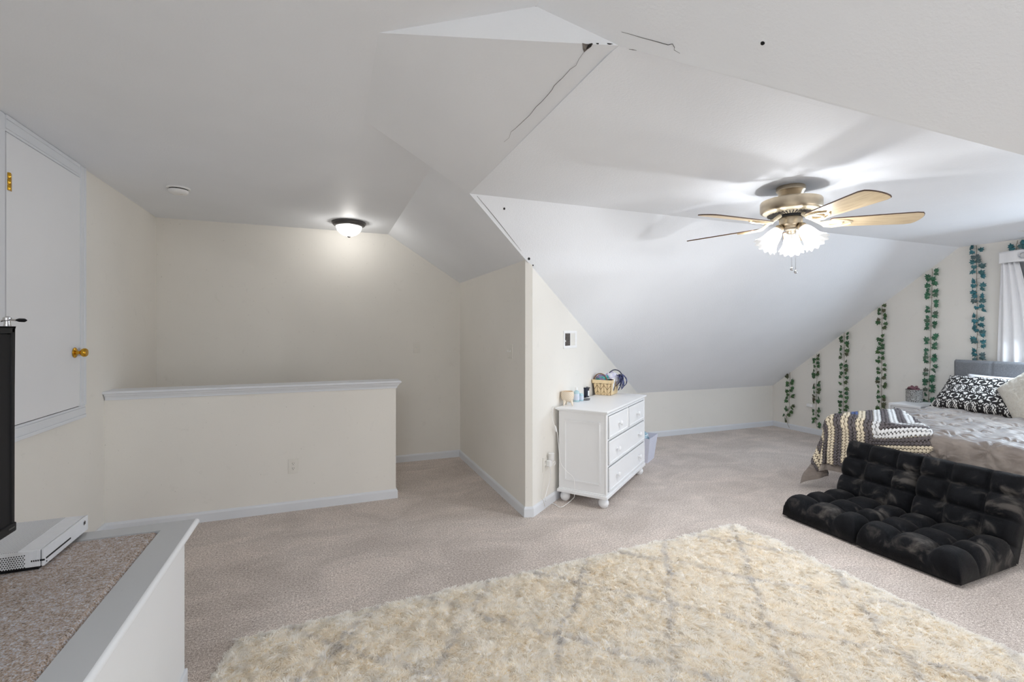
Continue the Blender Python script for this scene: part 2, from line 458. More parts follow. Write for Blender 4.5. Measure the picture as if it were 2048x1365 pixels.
# attic door on the left wall ----------------------------------------------
DY0, DY1, DZ0, DZ1 = 3.0, 3.738, 0.948, 2.374
dr = MB()
dr.box((XL + 0.008, (DY0 + DY1) / 2, (DZ0 + DZ1) / 2), (0.012, DY1 - DY0 - 0.008, DZ1 - DZ0 - 0.010))
door = struct('door_1', dr, M['door'])
MB().box((XL + 0.001, (DY0 + DY1) / 2, (DZ0 + DZ1) / 2), (0.003, DY1 - DY0 + 0.004, DZ1 - DZ0 + 0.004)).build('door_gap', M['dark'], door)
cs = thing('trim_door_casing', None, None); cs['kind'] = 'structure'
CW = 0.078
def casing(name, y0, y1, z0, z1, vertical, inner):
    mb = MB()
    # stepped profile: inner bead, flat, outer band
    if vertical:
        s_ = 1 if inner == 'low' else -1
        a, b = (y0, y1) if inner == 'low' else (y1, y0)
        for (d0, d1, t) in ((0, 0.014, 0.012), (0.014, 0.058, 0.0145), (0.058, CW, 0.018)):
            ya, yb = a + s_ * d0, a + s_ * d1
            mb.box((XL + t / 2, (ya + yb) / 2, (z0 + z1) / 2), (t, abs(yb - ya), z1 - z0))
    else:
        s_ = 1 if inner == 'low' else -1
        a = z0 if inner == 'low' else z1
        for (d0, d1, t) in ((0, 0.014, 0.012), (0.014, 0.058, 0.0145), (0.058, CW, 0.018)):
            za, zb = a + s_ * d0, a + s_ * d1
            mb.box((XL + t / 2, (y0 + y1) / 2, (za + zb) / 2), (t, y1 - y0, abs(zb - za)))
    return mb.build(name, M['trim'], cs, bevel=0.002)
casing('casing_board', DY1, DY1 + CW, DZ0, DZ1 + CW, True, 'low')
casing('casing_board', DY0 - CW, DY0, DZ0, DZ1 + CW, True, 'high')
casing('casing_board', DY0, DY1, DZ1, DZ1 + CW, False, 'low')
casing('casing_board', DY0 - CW, DY1 + CW, DZ0 - CW, DZ0, False, 'high')
# knob and hinge
RX = Matrix.Rotation(PI / 2, 4, 'Y')
kb = MB().lathe([(0.0, 0), (0.030, 0), (0.032, 0.004), (0.026, 0.009), (0.012, 0.012), (0.010, 0.026), (0.013, 0.031), (0.022, 0.036), (0.0265, 0.045), (0.026, 0.055), (0.021, 0.061), (0.0, 0.063)], 24, T(XL + 0.014, 3.668, 1.285) @ RX)
tag(kb.build('door_handle', M['brass'], door, smooth=True), 'polished brass round knob')
MB().box((XL + 0.017, 3.725, 1.287), (0.012, 0.014, 0.05)).build('latch_plate', M['chrome'], door, bevel=0.002)
for zz in (2.136, 1.2):
    hg = MB()
    for k in range(3): hg.lathe([(0, -0.0135), (0.0075, -0.0135), (0.0085, -0.012), (0.0085, 0.012), (0.0075, 0.0135), (0, 0.0135)], 12, T(XL + 0.016, DY0 + 0.018, zz + (k - 1) * 0.029))
    hg.box((XL + 0.0145, DY0 + 0.031, zz), (0.003, 0.022, 0.084))
    hg.build('hinge', M['brass'], door, smooth=True)

# ------------------------------------------------------------------ wall plates
def frame_on(p, normal):
    n = Vector(normal).normalized(); z = Vector((0, 0, 1)); x = z.cross(n).normalized()
    m = Matrix(((x.x, n.x * -1, 0, p[0]), (x.y, n.y * -1, 0, p[1]), (0, 0, 1, p[2]), (0, 0, 0, 1)))
    return m        # local x to the viewer's right, local -y out of the wall, z up
def plate(o, mtx, mat=None, w_=0.072, h_=0.117):
    return MB().box((0, -0.003, 0), (w_, 0.006, h_), mtx).build('cover_plate', mat or M['plate'], o, bevel=0.0025)
def outlet(name, label, p, normal):
    o = thing(name, label, 'outlet'); m = frame_on(p, normal)
    plate(o, m)
    for s_ in (-1, 1):
        mt = m @ T(0, -0.006, 0.0195 * s_) @ Matrix.Rotation(PI / 2, 4, 'X')
        f = MB().lathe([(0, 0.0), (0.0165, 0.0), (0.0165, 0.0015), (0.0155, 0.002), (0, 0.002)], 20, mt).build('socket', M['plate'], o)
        q = MB()
        q.box((-0.006, -0.0084, 0.0195 * s_ + 0.004), (0.0024, 0.001, 0.009), m)
        q.box((0.006, -0.0084, 0.0195 * s_ + 0.004), (0.0024, 0.001, 0.0075), m)
        q.lathe([(0, 0), (0.0026, 0), (0.0026, 0.001), (0, 0.001)], 10, m @ T(0, -0.0084, 0.0195 * s_ - 0.007) @ Matrix.Rotation(PI / 2, 4, 'X'))
        q.build('slots', M['dark'], f)
    MB().lathe([(0, 0), (0.003, 0), (0.002, 0.0015), (0, 0.002)], 10, m @ T(0, -0.006, 0) @ Matrix.Rotation(PI / 2, 4, 'X')).build('screw', M['plate'], o)
    return o
def switch(name, label, p, normal, gang=1):
    o = thing(name, label, 'switch'); m = frame_on(p, normal)
    plate(o, m, w_=0.072 if gang == 1 else 0.116)
    for g in range(gang):
        x = 0 if gang == 1 else (g - .5) * 0.046
        MB().box((x, -0.0065, 0), (0.012, 0.002, 0.026), m).build('switch_slot', M['plate'], o, bevel=0.0006)
        MB().box((x, -0.012, 0.004), (0.009, 0.014, 0.010), m @ Matrix.Rotation(0.35, 4, 'X')).build('toggle', M['white_plastic'], o, bevel=0.001)
        q = MB()
        for s_ in (-1, 1):
            q.lathe([(0, 0), (0.003, 0), (0.002, 0.0015), (0, 0.002)], 10, m @ T(x, -0.006, 0.030 * s_) @ Matrix.Rotation(PI / 2, 4, 'X'))
        tag(q.build('screws', M['plate'], o), kind='stuff')
    return o
outlet('wall_outlet', 'ivory duplex outlet low on the half wall', (-0.234, YH, 0.352), (0, -1, 0))
switch('light_switch', 'single ivory light switch on the back wall behind the half wall end', (0.933, YB, 1.24), (0, -1, 0))
switch('light_switch', 'double ivory light switch on the corridor wall near its outer corner', (XC, 3.66, 1.252), (-1, 0, 0), 2)

# wall register on the dresser wall
vc = atP(1139.5, 679.5, (DW0[0], DW0[1], 0), DWn)
vm = frame_on(vc, DWn)
vt = thing('wall_vent', 'white wall vent cover with a dark grille half above the dresser', 'vent')
VW, VH = 0.30, 0.155
fr = MB()
for (cx_, cz_, sx, sz) in ((0, VH / 2 - 0.011, VW, 0.022), (0, -VH / 2 + 0.011, VW, 0.022), (-VW / 2 + 0.014, 0, 0.028, VH - 0.044), (VW / 2 - 0.02, 0, 0.04, VH - 0.044), (0.0, 0, 0.012, VH - 0.044)):
    fr.box((cx_, -0.004, cz_), (sx, 0.008, sz), vm)
fr.build('frame', M['white_plastic'], vt, bevel=0.0015)
MB().box((-0.064, -0.001, 0), (0.118, 0.003, VH - 0.044), vm).build('grille_backing', M['pewter'], vt)
for k in range(9):
    MB().box((-0.118 + k * 0.0135, -0.004, 0), (0.003, 0.007, VH - 0.044), vm @ T(0, 0, 0)).build('fin', M['wood_lath'], vt)
MB().box((0.057, -0.002, 0), (0.10, 0.004, VH - 0.044), vm).build('closed_louver', M['plate'], vt)
MB().box((-0.126, -0.010, -0.012), (0.010, 0.012, 0.014), vm).build('damper_lever', M['white_plastic'], vt, bevel=0.002)

# ceiling register near the window
cr = thing('ceiling_vent', 'white ceiling vent by the window wall', 'vent')
mb = MB(); cc = (5.78, 2.17, ZF)
for dx, dy, sx, sy in ((0, 0.11, 0.16, 0.02), (0, -0.11, 0.16, 0.02), (0.07, 0, 0.02, 0.2), (-0.07, 0, 0.02, 0.2)):
    mb.box((cc[0] + dx, cc[1] + dy, cc[2] - 0.004), (sx, sy, 0.008))
mb.build('frame', M['white_plastic'], cr, bevel=0.002)
MB().box((cc[0], cc[1], cc[2] - 0.001), (0.12, 0.2, 0.002)).build('duct_opening', M['dark'], cr)
for k in range(6):
    MB().box((cc[0] - 0.05 + k * 0.02, cc[1], cc[2] - 0.004), (0.012, 0.2, 0.002)).build('slat', M['white_plastic'], cr)

# smoke detector
sm = thing('smoke_detector', 'round white smoke detector on the hall ceiling', 'smoke detector', (-0.99, 4.10, ZC))
MB().lathe([(0, 0), (0.074, 0), (0.074, -0.006), (0.070, -0.010), (0.0, -0.010)], 36).build('base_ring', M['white_plastic'], sm, smooth=True)
MB().lathe([(0.0, -0.010), (0.058, -0.010), (0.058, -0.016), (0, -0.016)], 36).build('dark_slot', M['dark'], sm)
MB().lathe([(0, -0.016), (0.060, -0.016), (0.063, -0.019), (0.062, -0.030), (0.054, -0.040), (0.030, -0.045), (0, -0.046)], 36).build('cover', M['white_plastic'], sm, smooth=True)
MB().lathe([(0, -0.0465), (0.010, -0.0455), (0.011, -0.043)], 16, T(0.022, -0.01, 0)).build('test_button', M['plate'], sm, smooth=True)

# ------------------------------------------------------------------ lamps
def lamp_glass(name, strength, transp, col=(1, 0.985, 0.95, 1), marble=False):
    t = NT(name); t.t.nodes.remove(t.b)
    em = t.n('ShaderNodeEmission'); em.inputs[0].default_value = col; em.inputs[1].default_value = strength
    tr = t.n('ShaderNodeBsdfTransparent')
    gl = t.n('ShaderNodeBsdfGlossy'); gl.inputs['Roughness'].default_value = 0.15
    mx = t.n('ShaderNodeMixShader'); mx.inputs[0].default_value = transp
    co = t.coord('Object')
    f = t.noise(14, 5, 0.6, co, 1.5)
    lo, hi = (0.35, 1.0) if marble else (0.9, 1.0)
    r = t.ramp(f, [(0.35, (lo, lo, lo)), (0.55, (hi, hi, hi))])
    t.l(t.math('MULTIPLY', r, strength), em.inputs[1])
    t.l(em.outputs[0], mx.inputs[1]); t.l(tr.outputs[0], mx.inputs[2])
    mg = t.n('ShaderNodeMixShader'); mg.inputs[0].default_value = 0.05
    t.l(mx.outputs[0], mg.inputs[1]); t.l(gl.outputs[0], mg.inputs[2])
    t.l(mg.outputs[0], t.out.inputs[0]); return t.m
M['bowl_glass'] = lamp_glass('marbled_lamp_glass', 2.2, 0.45, marble=True)
t = NT('frosted_ribbed_shade_glass'); t.t.nodes.remove(t.b)
em = t.n('ShaderNodeEmission'); em.inputs[0].default_value = (1, 0.985, 0.95, 1); em.inputs[1].default_value = 0.42
tl = t.n('ShaderNodeBsdfTranslucent'); tl.inputs[0].default_value = (0.3, 0.3, 0.3, 1)
ad = t.n('ShaderNodeAddShader'); t.l(em.outputs[0], ad.inputs[0]); t.l(tl.outputs[0], ad.inputs[1])
tr = t.n('ShaderNodeBsdfTransparent'); mx = t.n('ShaderNodeMixShader'); mx.inputs[0].default_value = 0.28
t.l(ad.outputs[0], mx.inputs[1]); t.l(tr.outputs[0], mx.inputs[2])
gl = t.n('ShaderNodeBsdfGlossy'); gl.inputs['Roughness'].default_value = 0.15
mg = t.n('ShaderNodeMixShader'); mg.inputs[0].default_value = 0.05; t.l(mx.outputs[0], mg.inputs[1]); t.l(gl.outputs[0], mg.inputs[2])
t.l(mg.outputs[0], t.out.inputs[0]); M['shade_glass'] = t.m
fx = thing('ceiling_light', 'flush dome ceiling light with dark pewter rim in the hall', 'ceiling light', (0.212, 4.80, ZC))
MB().lathe([(0, 0), (0.150, 0), (0.156, -0.006), (0.156, -0.014), (0.149, -0.018), (0.147, -0.026), (0.138, -0.034), (0.120, -0.040), (0.118, -0.030), (0.0, -0.026)], 48).build('rim', M['pewter'], fx, smooth=True)
MB().lathe([(0.121, -0.034), (0.118, -0.052), (0.108, -0.078), (0.090, -0.101), (0.062, -0.121), (0.030, -0.131), (0.006, -0.133)], 40, cap=False).build('glass_bowl', M['bowl_glass'], fx, smooth=True)
MB().lathe([(0, -0.130), (0.012, -0.131), (0.016, -0.136), (0.012, -0.142), (0, -0.146)], 20).build('finial', M['pewter'], fx, smooth=True)
point('hall_lamp_bulb', (0.212, 4.80, ZC - 0.08), HALL_POWER, (1, 0.97, 0.92), 0.05)

# ceiling fan --------------------------------------------------------------
FO = Vector((2.675, 2.11, ZF))
fan = thing('ceiling_fan', 'five-bladed ceiling fan with three lit glass shades', 'ceiling fan', FO)
MB().lathe([(0, 0), (0.078, 0), (0.081, -0.008), (0.080, -0.026), (0.074, -0.032), (0.066, -0.050), (0.056, -0.068), (0.053, -0.085), (0, -0.085)], 36).build('canopy', M['nickel'], fan, smooth=True)
MB().lathe([(0, -0.080), (0.150, -0.082), (0.166, -0.087), (0.170, -0.095), (0.170, -0.146), (0.165, -0.153), (0.120, -0.162), (0.118, -0.168), (0, -0.168)], 48).build('motor_housing', M['nickel'], fan, smooth=True)
M['ivory_metal'] = simple('ivory_enamel', S(238, 226, 200), 0.35, 0.2, 0.03)
MB().lathe([(0.155, -0.1545), (0.150, -0.159), (0.112, -0.169), (0.075, -0.176), (0.06, -0.178)], 48, cap=False).build('vent_ring', M['ivory_metal'], fan, smooth=True)
for k in range(40):
    a = 2 * PI * k / 40
    MB().box((0.105, 0, -0.1735), (0.05, 0.005, 0.006), Rz(a)).build('vent_slot', M['pewter'], fan)
MB().lathe([(0, -0.168), (0.070, -0.170), (0.076, -0.176), (0.074, -0.186), (0.060, -0.190), (0, -0.190)], 32).build('flywheel', M['black_plastic'], fan, smooth=True)
MB().lathe([(0, -0.188), (0.062, -0.190), (0.064, -0.195), (0.064, -0.232), (0.060, -0.240), (0.050, -0.246), (0.048, -0.258), (0.036, -0.266), (0, -0.268)], 36).build('switch_housing', M['nickel'], fan, smooth=True)
t = NT('maple_blade'); co = t.coord('Object', (3, 40, 10))
f = t.noise(2.2, 4, 0.6, co, 0.6)
t.col(t.ramp(f, [(0.3, S(206, 182, 146)), (0.55, S(226, 206, 172)), (0.75, S(238, 220, 190))])); t.rough(0.38); M['blade'] = t.m
M['blade_edge'] = simple('walnut_edge', S(92, 70, 58), 0.5)
FTH = math.radians(107.5)
ZB = -0.232
for k in range(5):
    a = FTH + k * 2 * PI / 5
    m = Rz(a) @ T(0, 0, ZB) @ Matrix.Rotation(math.radians(-12), 4, 'X')
    poly = []
    for x, hw_ in ((0.205, 0.050), (0.215, 0.056), (0.30, 0.061), (0.42, 0.067), (0.54, 0.073), (0.625, 0.076)): poly.append((x, -hw_))
    for th in np.linspace(-PI / 2, PI / 2, 9)[1:-1]: poly.append((0.642 + 0.037 * math.cos(th), 0.0745 * math.sin(th)))
    for x, hw_ in ((0.625, 0.076), (0.54, 0.073), (0.42, 0.067), (0.30, 0.061), (0.215, 0.056), (0.205, 0.050)): poly.append((x, hw_))
    bl = MB().prism(poly, -0.003, 0.0025).build('blade', M['blade'], fan)
    bl.matrix_local = m
    top = [(0.43 + (x - 0.43) * 1.008, y * 1.03) for x, y in poly]
    MB().prism(top, -0.0018, 0.0042).build('blade_top', M['blade_edge'], bl)
    ir = MB()
    ring = [(0.235 + 0.036 * math.cos(q), 0.030 * math.sin(q), -0.008) for q in np.linspace(0, 2 * PI, 21)[:-1]]
    ir.tube(ring, 0.0065, 6, closed=True)
    ir.tube([(0.10, 0.0, 0.043), (0.135, 0.004, 0.022), (0.17, 0.006, -0.002), (0.20, 0.0, -0.008)], [0.012, 0.011, 0.009, 0.008], 8)
    for s_ in (-1, 1):
        ir.tube([(0.165, 0.004 * s_, 0.0), (0.19, 0.032 * s_, -0.007), (0.235, 0.044 * s_, -0.008), (0.285, 0.036 * s_, -0.008), (0.325, 0.010 * s_, -0.007)], [0.008, 0.0075, 0.007, 0.006, 0.005], 6)
    ir.lathe([(0, -0.012), (0.007, -0.010), (0.007, -0.003)], 10, T(0.27, 0, 0))
    bi = ir.build('blade_iron', M['ivory_metal'], bl, smooth=True)
SH_ANG = [276, 36, 156]
for a in SH_ANG:
    a = math.radians(a)
    tilt = math.radians(38)
    # shade frame: local +z is the axis pointing outward and down
    m = Rz(a) @ T(0.062, 0, -0.250) @ Matrix.Rotation(PI - tilt, 4, 'Y')
    arm = MB().tube([(0.036, 0, -0.232), (0.055, 0, -0.236), (0.072, 0, -0.258)], 0.011, 8, Rz(a))
    arm.lathe([(0, -0.004), (0.020, -0.004), (0.026, 0.004), (0.028, 0.022), (0.026, 0.030), (0, 0.030)], 20, m)
    arm.build('lamp_holder', M['nickel'], fan, smooth=True)
    def rip(r, z, an, tt):
        g = max(0.0, tt - 0.25) / 0.75
        return r * (1 + 0.07 * g * g * math.cos(12 * an)) , z + 0.005 * g ** 3 * math.cos(12 * an)
    prof = [(0.026, 0.018), (0.031, 0.026), (0.038, 0.044), (0.043, 0.066), (0.046, 0.090), (0.050, 0.112), (0.059, 0.132), (0.071, 0.150)]
    sh = MB().lathe(prof, 72, m, cap=False, ripple=rip).build('lamp_shade', M['shade_glass'], fan, smooth=True)
    bulb = MB().lathe([(0.012, 0.03), (0.014, 0.045), (0.024, 0.066), (0.029, 0.085), (0.024, 0.104), (0.010, 0.114), (0, 0.115)], 16, m).build('bulb', M['shade_glass'], sh, smooth=True)
    pw = FO + (m @ Vector((0, 0, 0.124)))
    point('fan_lamp_bulb', pw, FAN_POWER, (0.97, 0.985, 1.0), 0.016)
for (dx, dy, zb) in ((-0.018, -0.02, -0.505), (0.010, -0.024, -0.522)):
    ch = MB().tube([(dx, dy, -0.262), (dx, dy, zb)], 0.0018, 6).build('pull_chain', M['chrome'], fan)
    MB().lathe([(0, 0.010), (0.004, 0.008), (0.009, 0), (0.010, -0.008), (0.006, -0.014), (0, -0.016)], 14, T(dx, dy, zb)).build('chain_pendant', M['chrome'], ch, smooth=True)

# ------------------------------------------------------------------ built-in bench, console, television
BX, BY, BZ = -0.483, 2.25, 0.66
bench = thing('built_in_bench', 'white built-in bench with grey painted rim and speckled carpet top', 'bench', (0, 0, 0))
M['grey_paint'] = painted('grey_worn_paint', S(190, 191, 192), 0.10, 30, 0.35, 0.5)
BY0 = -0.6
MB().box(((XL + 0.002 + BX - 0.03) / 2, (BY - 0.04 + BY0) / 2, 0.32), (BX - 0.032 - XL, BY - 0.04 - BY0, 0.64)).build('bench_body', M['white_furniture'], bench, bevel=0.002)
fb = MB(); fw = 0.098
# front and far rim boards, mitred at the corner
fb.prism([(BX, BY0), (BX, BY), (BX - fw, BY - fw * 0.82), (BX - fw, BY0)], BZ - 0.022, BZ)
fb.build('rim_board', M['grey_paint'], bench, bevel=0.0)
MB().prism([(XL + 0.002, BY), (BX, BY), (BX - fw, BY - fw * 0.82), (XL + 0.002, BY - fw * 0.82)], BZ - 0.022, BZ).build('rim_board', M['grey_paint'], bench)
MB().tube([(BX, BY0, BZ - 0.011), (BX, BY + 0.002, BZ - 0.011)], 0.0115, 10).build('bullnose_edge', M['white_furniture'], bench, smooth=True)
cp = MB().grid(lambda u, v: (XL + 0.004 + (BX - fw - 0.006 - XL) * u, BY0 + (BY - fw * 0.82 - 0.004 - BY0) * v, BZ + 0.004 - 0.012 * max(0, 1 - min(u, 1 - u) * 60) - 0.010 * max(0, 1 - (1 - v) * 130)), 60, 130)
cp.build('carpet_inset', M['bench_carpet'], bench, smooth=True)
MB().box((BX - 0.027, BY - 0.05 - 0.45, 0.045), (0.014, 0.93, 0.09)).build('base_trim', M['trim'], bench, bevel=0.004)

# game console
M['console_white'] = simple('matte_white_plastic', S(226, 228, 232), 0.5, 0, 0.02)
def perforated():
    t = NT('perforated_white_plastic'); co = t.coord('Object')
    mp = t.n('ShaderNodeVectorMath', operation='SCALE'); t.l(co, mp.inputs[0]); mp.inputs[3].default_value = 1 / 0.0052
    fr_ = t.n('ShaderNodeVectorMath', operation='FRACTION'); t.l(mp.outputs[0], fr_.inputs[0])
    sb = t.n('ShaderNodeVectorMath', operation='SUBTRACT'); t.l(fr_.outputs[0], sb.inputs[0]); sb.inputs[1].default_value = (0.5, 0.5, 0.5)
    sx = t.n('ShaderNodeSeparateXYZ'); t.l(sb.outputs[0], sx.inputs[0])
    d2 = t.math('ADD', t.math('MULTIPLY', sx.outputs[0], sx.outputs[0]), t.math('MULTIPLY', sx.outputs[1], sx.outputs[1]))
    hole = t.math('LESS_THAN', d2, 0.07)
    t.col(t.mix(hole, S(222, 224, 228), S(120, 122, 126))); t.rough(0.5); return t.m
M['perf'] = perforated()
GX, GY0, GY1, GZ = -0.826, 1.937, 2.238, BZ + 0.004
gc = thing('game_console', 'white slim game console lying on the bench carpet', 'game console', (GX, GY0, GZ))
gl, gd, gh = GY1 - GY0, 0.232, 0.064
# rear body slightly darker, front plate white
MB().box((-gd / 2 - 0.004, gl / 2, gh / 2 + 0.006), (gd - 0.008, gl, gh - 0.012)).build('body', M['console_white'], gc, bevel=0.001)
MB().box((-gd / 2 - 0.03, gl / 2, gh + 0.0005), (gd - 0.065, gl - 0.005, 0.001)).build('perforated_top', M['perf'], gc)
MB().box((-0.002, gl / 2, gh / 2 + 0.006), (0.006, gl, gh - 0.011)).build('front_panel', M['console_white'], gc, bevel=0.001)
MB().box((-gd / 2 - 0.006, gl / 2, 0.004), (gd - 0.02, gl - 0.018, 0.008)).build('black_base', M['black_plastic'], gc)
MB().box((0.0012, gl * 0.30, 0.031), (0.002, gl * 0.52, 0.005)).build('disc_slot', M['black_plastic'], gc)
MB().box((-0.014, -0.0002, 0.031), (0.034, 0.002, 0.005)).build('slot_end', M['black_plastic'], gc)
vh = MB()
for i in range(28):
    for j in range(7):
        vh.lathe([(0, 0), (0.0017, 0), (0.0017, 0.0012)], 8, T(-0.046 - i * 0.0062 - (j % 2) * 0.0031, -0.0003, 0.014 + j * 0.0062) @ Matrix.Rotation(PI / 2, 4, 'X'))
tag(vh.build('vent_holes', M['black_plastic'], gc, fix=False), kind='stuff')
rb = MB()
for i in range(6): rb.box((-0.010 - i * 0.0052, -0.0006, gh / 2 + 0.006), (0.0016, 0.0016, gh - 0.014))
rb.build('end_ribs', M['console_white'], gc)
lm = T(0.0012, gl - 0.030, 0.045) @ RX
lg = MB().lathe([(0, 0.0), (0.0085, 0.0), (0.0085, 0.0008), (0, 0.0008)], 24, lm).build('power_emblem', M['chrome'], gc)
xx = MB()
for s_ in (-1, 1):
    xx.tube([(0.0016, s_ * 0.005 * q + 0.0012 * s_ * (1 - q * q) * 0, q * 0.0055) for q in (-1, -0.5, 0, 0.5, 1)], [0.0003, 0.0009, 0.0013, 0.0009, 0.0003], 6, T(0.0012, gl - 0.030, 0.045))
xx.build('emblem_cross', M['pewter'], lg)
MB().lathe([(0, 0), (0.0022, 0), (0.0022, 0.001), (0, 0.001)], 12, T(0.0012, gl * 0.03 + 0.006, 0.020) @ RX).build('eject_button', M['black_plastic'], gc)

# television
tv = thing('television', 'black flat television at the left end of the bench', 'television', (-0.885, 1.905, 0.808))
TH, TL = 0.618, 1.10
MB().box((-0.022, -TL / 2, TH / 2), (0.036, TL, TH)).build('back_shell', M['black_plastic'], tv, bevel=0.006)
bz = MB()
bz.box((0, -0.009, TH / 2), (0.012, 0.018, TH)); bz.box((0, -TL + 0.009, TH / 2), (0.012, 0.018, TH))
bz.box((0, -TL / 2, TH - 0.009), (0.012, TL, 0.018)); bz.box((0.002, -TL / 2, 0.014), (0.016, TL, 0.028))
bz.build('bezel', M['black_plastic'], tv, bevel=0.004)
MB().box((0.001, -TL / 2, TH / 2), (0.004, TL - 0.03, TH - 0.04)).build('screen', M['screen'], tv)
MB().box((0.0105, -0.027, 0.016), (0.0012, 0.028, 0.004)).build('maker_badge', M['pewter'], tv)
stand = MB().box((-0.02, -TL / 2, -0.06), (0.05, 0.06, 0.13)); stand.box((-0.01, -TL / 2, -0.138), (0.22, 0.42, 0.012))
stand.build('stand', M['black_plastic'], tv, bevel=0.004)
tp = thing('chrome_lever', 'small chrome post with black-tipped lever on top of the television', 'lever', (-0.892, 1.893, 0.808 + TH))
MB().lathe([(0, 0), (0.010, 0), (0.009, 0.004), (0.0075, 0.012), (0.0075, 0.020), (0.010, 0.022), (0.010, 0.030), (0.004, 0.034), (0, 0.034)], 16).build('post', M['chrome'], tp, smooth=True)
ax = Vector((math.cos(-YAW), math.sin(-YAW), 0))
MB().tube([ax * -0.018 + Vector((0, 0, 0.020)), ax * -0.006 + Vector((0, 0, 0.024)), ax * 0.012 + Vector((0, 0, 0.0235)), ax * 0.034 + Vector((0, 0, 0.0225))], 0.0032, 8).build('rod', M['chrome'], tp, smooth=True)
MB().tube([ax * 0.028 + Vector((0, 0, 0.0228)), ax * 0.036 + Vector((0, 0, 0.0226)), ax * 0.052 + Vector((0, 0, 0.022)), ax * 0.0585 + Vector((0, 0, 0.022))], [0.003, 0.0055, 0.0055, 0.002], 10).build('grip', M['black_plastic'], tp, smooth=True)
#@@PART2
# ------------------------------------------------------------------ dresser
TD = math.atan2(0.739, 0.937)
DC = Vector((2.380, 3.742, 0))
ds = thing('dresser', 'white five-drawer dresser on ball feet against the angled wall', 'dresser', DC, TD)
DWI, DDE, DHT = 1.175, 0.45, 0.782
bw, bd = DWI - 0.06, DDE - 0.035
z0, z1 = 0.115, DHT - 0.028
MB().box((0, 0, (z0 + z1) / 2), (bw, bd, z1 - z0)).build('carcass', M['white_furniture'], ds, bevel=0.006)
# top with moulded edge
tpz = MB()
for (zz, ex, hh) in ((DHT - 0.008, 0.0, 0.016), (DHT - 0.020, -0.012, 0.010), (DHT - 0.029, -0.024, 0.010)):
    tpz.box((0, 0, zz), (DWI + 2 * ex, DDE + 2 * ex, hh))
tpz.build('top_board', M['white_furniture'], ds, bevel=0.004)
bs = MB()
for (zz, ex, hh) in ((0.095, -0.008, 0.026), (0.113, -0.018, 0.012), (0.123, -0.026, 0.010)):
    bs.box((0, 0, zz), (DWI + 2 * ex - 0.012, DDE + 2 * ex, hh))
bs.build('base_moulding', M['white_furniture'], ds, bevel=0.004)
for sx in (-1, 1):
    for sy in (-1, 1):
        MB().lathe([(0, 0), (0.020, 0), (0.034, 0.012), (0.042, 0.032), (0.040, 0.052), (0.030, 0.066), (0.025, 0.072), (0.030, 0.078), (0.030, 0.086), (0, 0.086)], 28, T(sx * (bw / 2 - 0.045), sy * (bd / 2 - 0.04), 0)).build('foot', M['white_furniture'], ds, smooth=True)
# rounded corner posts
for sx in (-1, 1):
    MB().lathe([(0, z0), (0.012, z0), (0.012, z1), (0, z1)], 14, T(sx * (bw / 2 - 0.008), -bd / 2 + 0.006, 0)).build('corner_post', M['white_furniture'], ds, smooth=True)
# panelled sides
for sx in (-1, 1):
    pn = MB(); X0 = sx * (bw / 2)
    za, zb, ya, yb = z0 + 0.075, z1 - 0.075, -bd / 2 + 0.06, bd / 2 - 0.06
    for (yy, zz, sy, sz) in (((ya + yb) / 2, za, yb - ya + 0.012, 0.012), ((ya + yb) / 2, zb, yb - ya + 0.012, 0.012), (ya, (za + zb) / 2, 0.012, zb - za - 0.012), (yb, (za + zb) / 2, 0.012, zb - za - 0.012)):
        pn.box((X0 + sx * 0.002, yy, zz), (0.010, sy, sz))
    pn.build('side_panel_moulding', M['white_furniture'], ds, bevel=0.003)
# drawers
fy = -bd / 2
def drawer(xa, xb, za, zb, knobs):
    cx_, cz_ = (xa + xb) / 2, (za + zb) / 2; sx, sz = xb - xa, zb - za
    d = MB()
    d.box((cx_, fy - 0.004, cz_), (sx, 0.010, sz))
    o = d.build('drawer', M['white_furniture'], ds, bevel=0.002)
    gap = MB().box((cx_, fy - 0.0008, cz_), (sx + 0.008, 0.002, sz + 0.008)).build('shadow_gap', M['pewter'], o)
    rim = MB()
    for (x, z, a, b) in ((cx_, zb - 0.007, sx, 0.014), (cx_, za + 0.007, sx, 0.014), (xa + 0.007, cz_, 0.014, sz - 0.028), (xb - 0.007, cz_, 0.014, sz - 0.028)):
        rim.box((x, fy - 0.011, z), (a, 0.008, b))
    rim.build('raised_rim', M['white_furniture'], o, bevel=0.003)
    for kx in knobs:
        MB().lathe([(0, 0), (0.010, 0), (0.007, 0.008), (0.008, 0.014), (0.017, 0.018), (0.020, 0.026), (0.017, 0.033), (0.008, 0.037), (0, 0.038)], 20, T(kx, fy - 0.008, cz_) @ Matrix.Rotation(PI / 2, 4, 'X')).build('knob', M['white_furniture'], o, smooth=True)
hw2 = bw / 2 - 0.035
rows = [(0.135, 0.325), (0.350, 0.535), (0.560, 0.735)]
drawer(-hw2, hw2, *rows[0], (-hw2 * 0.62, hw2 * 0.62))
drawer(-hw2, hw2, *rows[1], (-hw2 * 0.62, hw2 * 0.62))
drawer(-hw2, -0.018, *rows[2], (-hw2 / 2 - 0.009,)); drawer(0.018, hw2, *rows[2], (hw2 / 2 + 0.009,))

TOPZ = DHT
def on_top(u, v): return atZ(u, v, TOPZ)
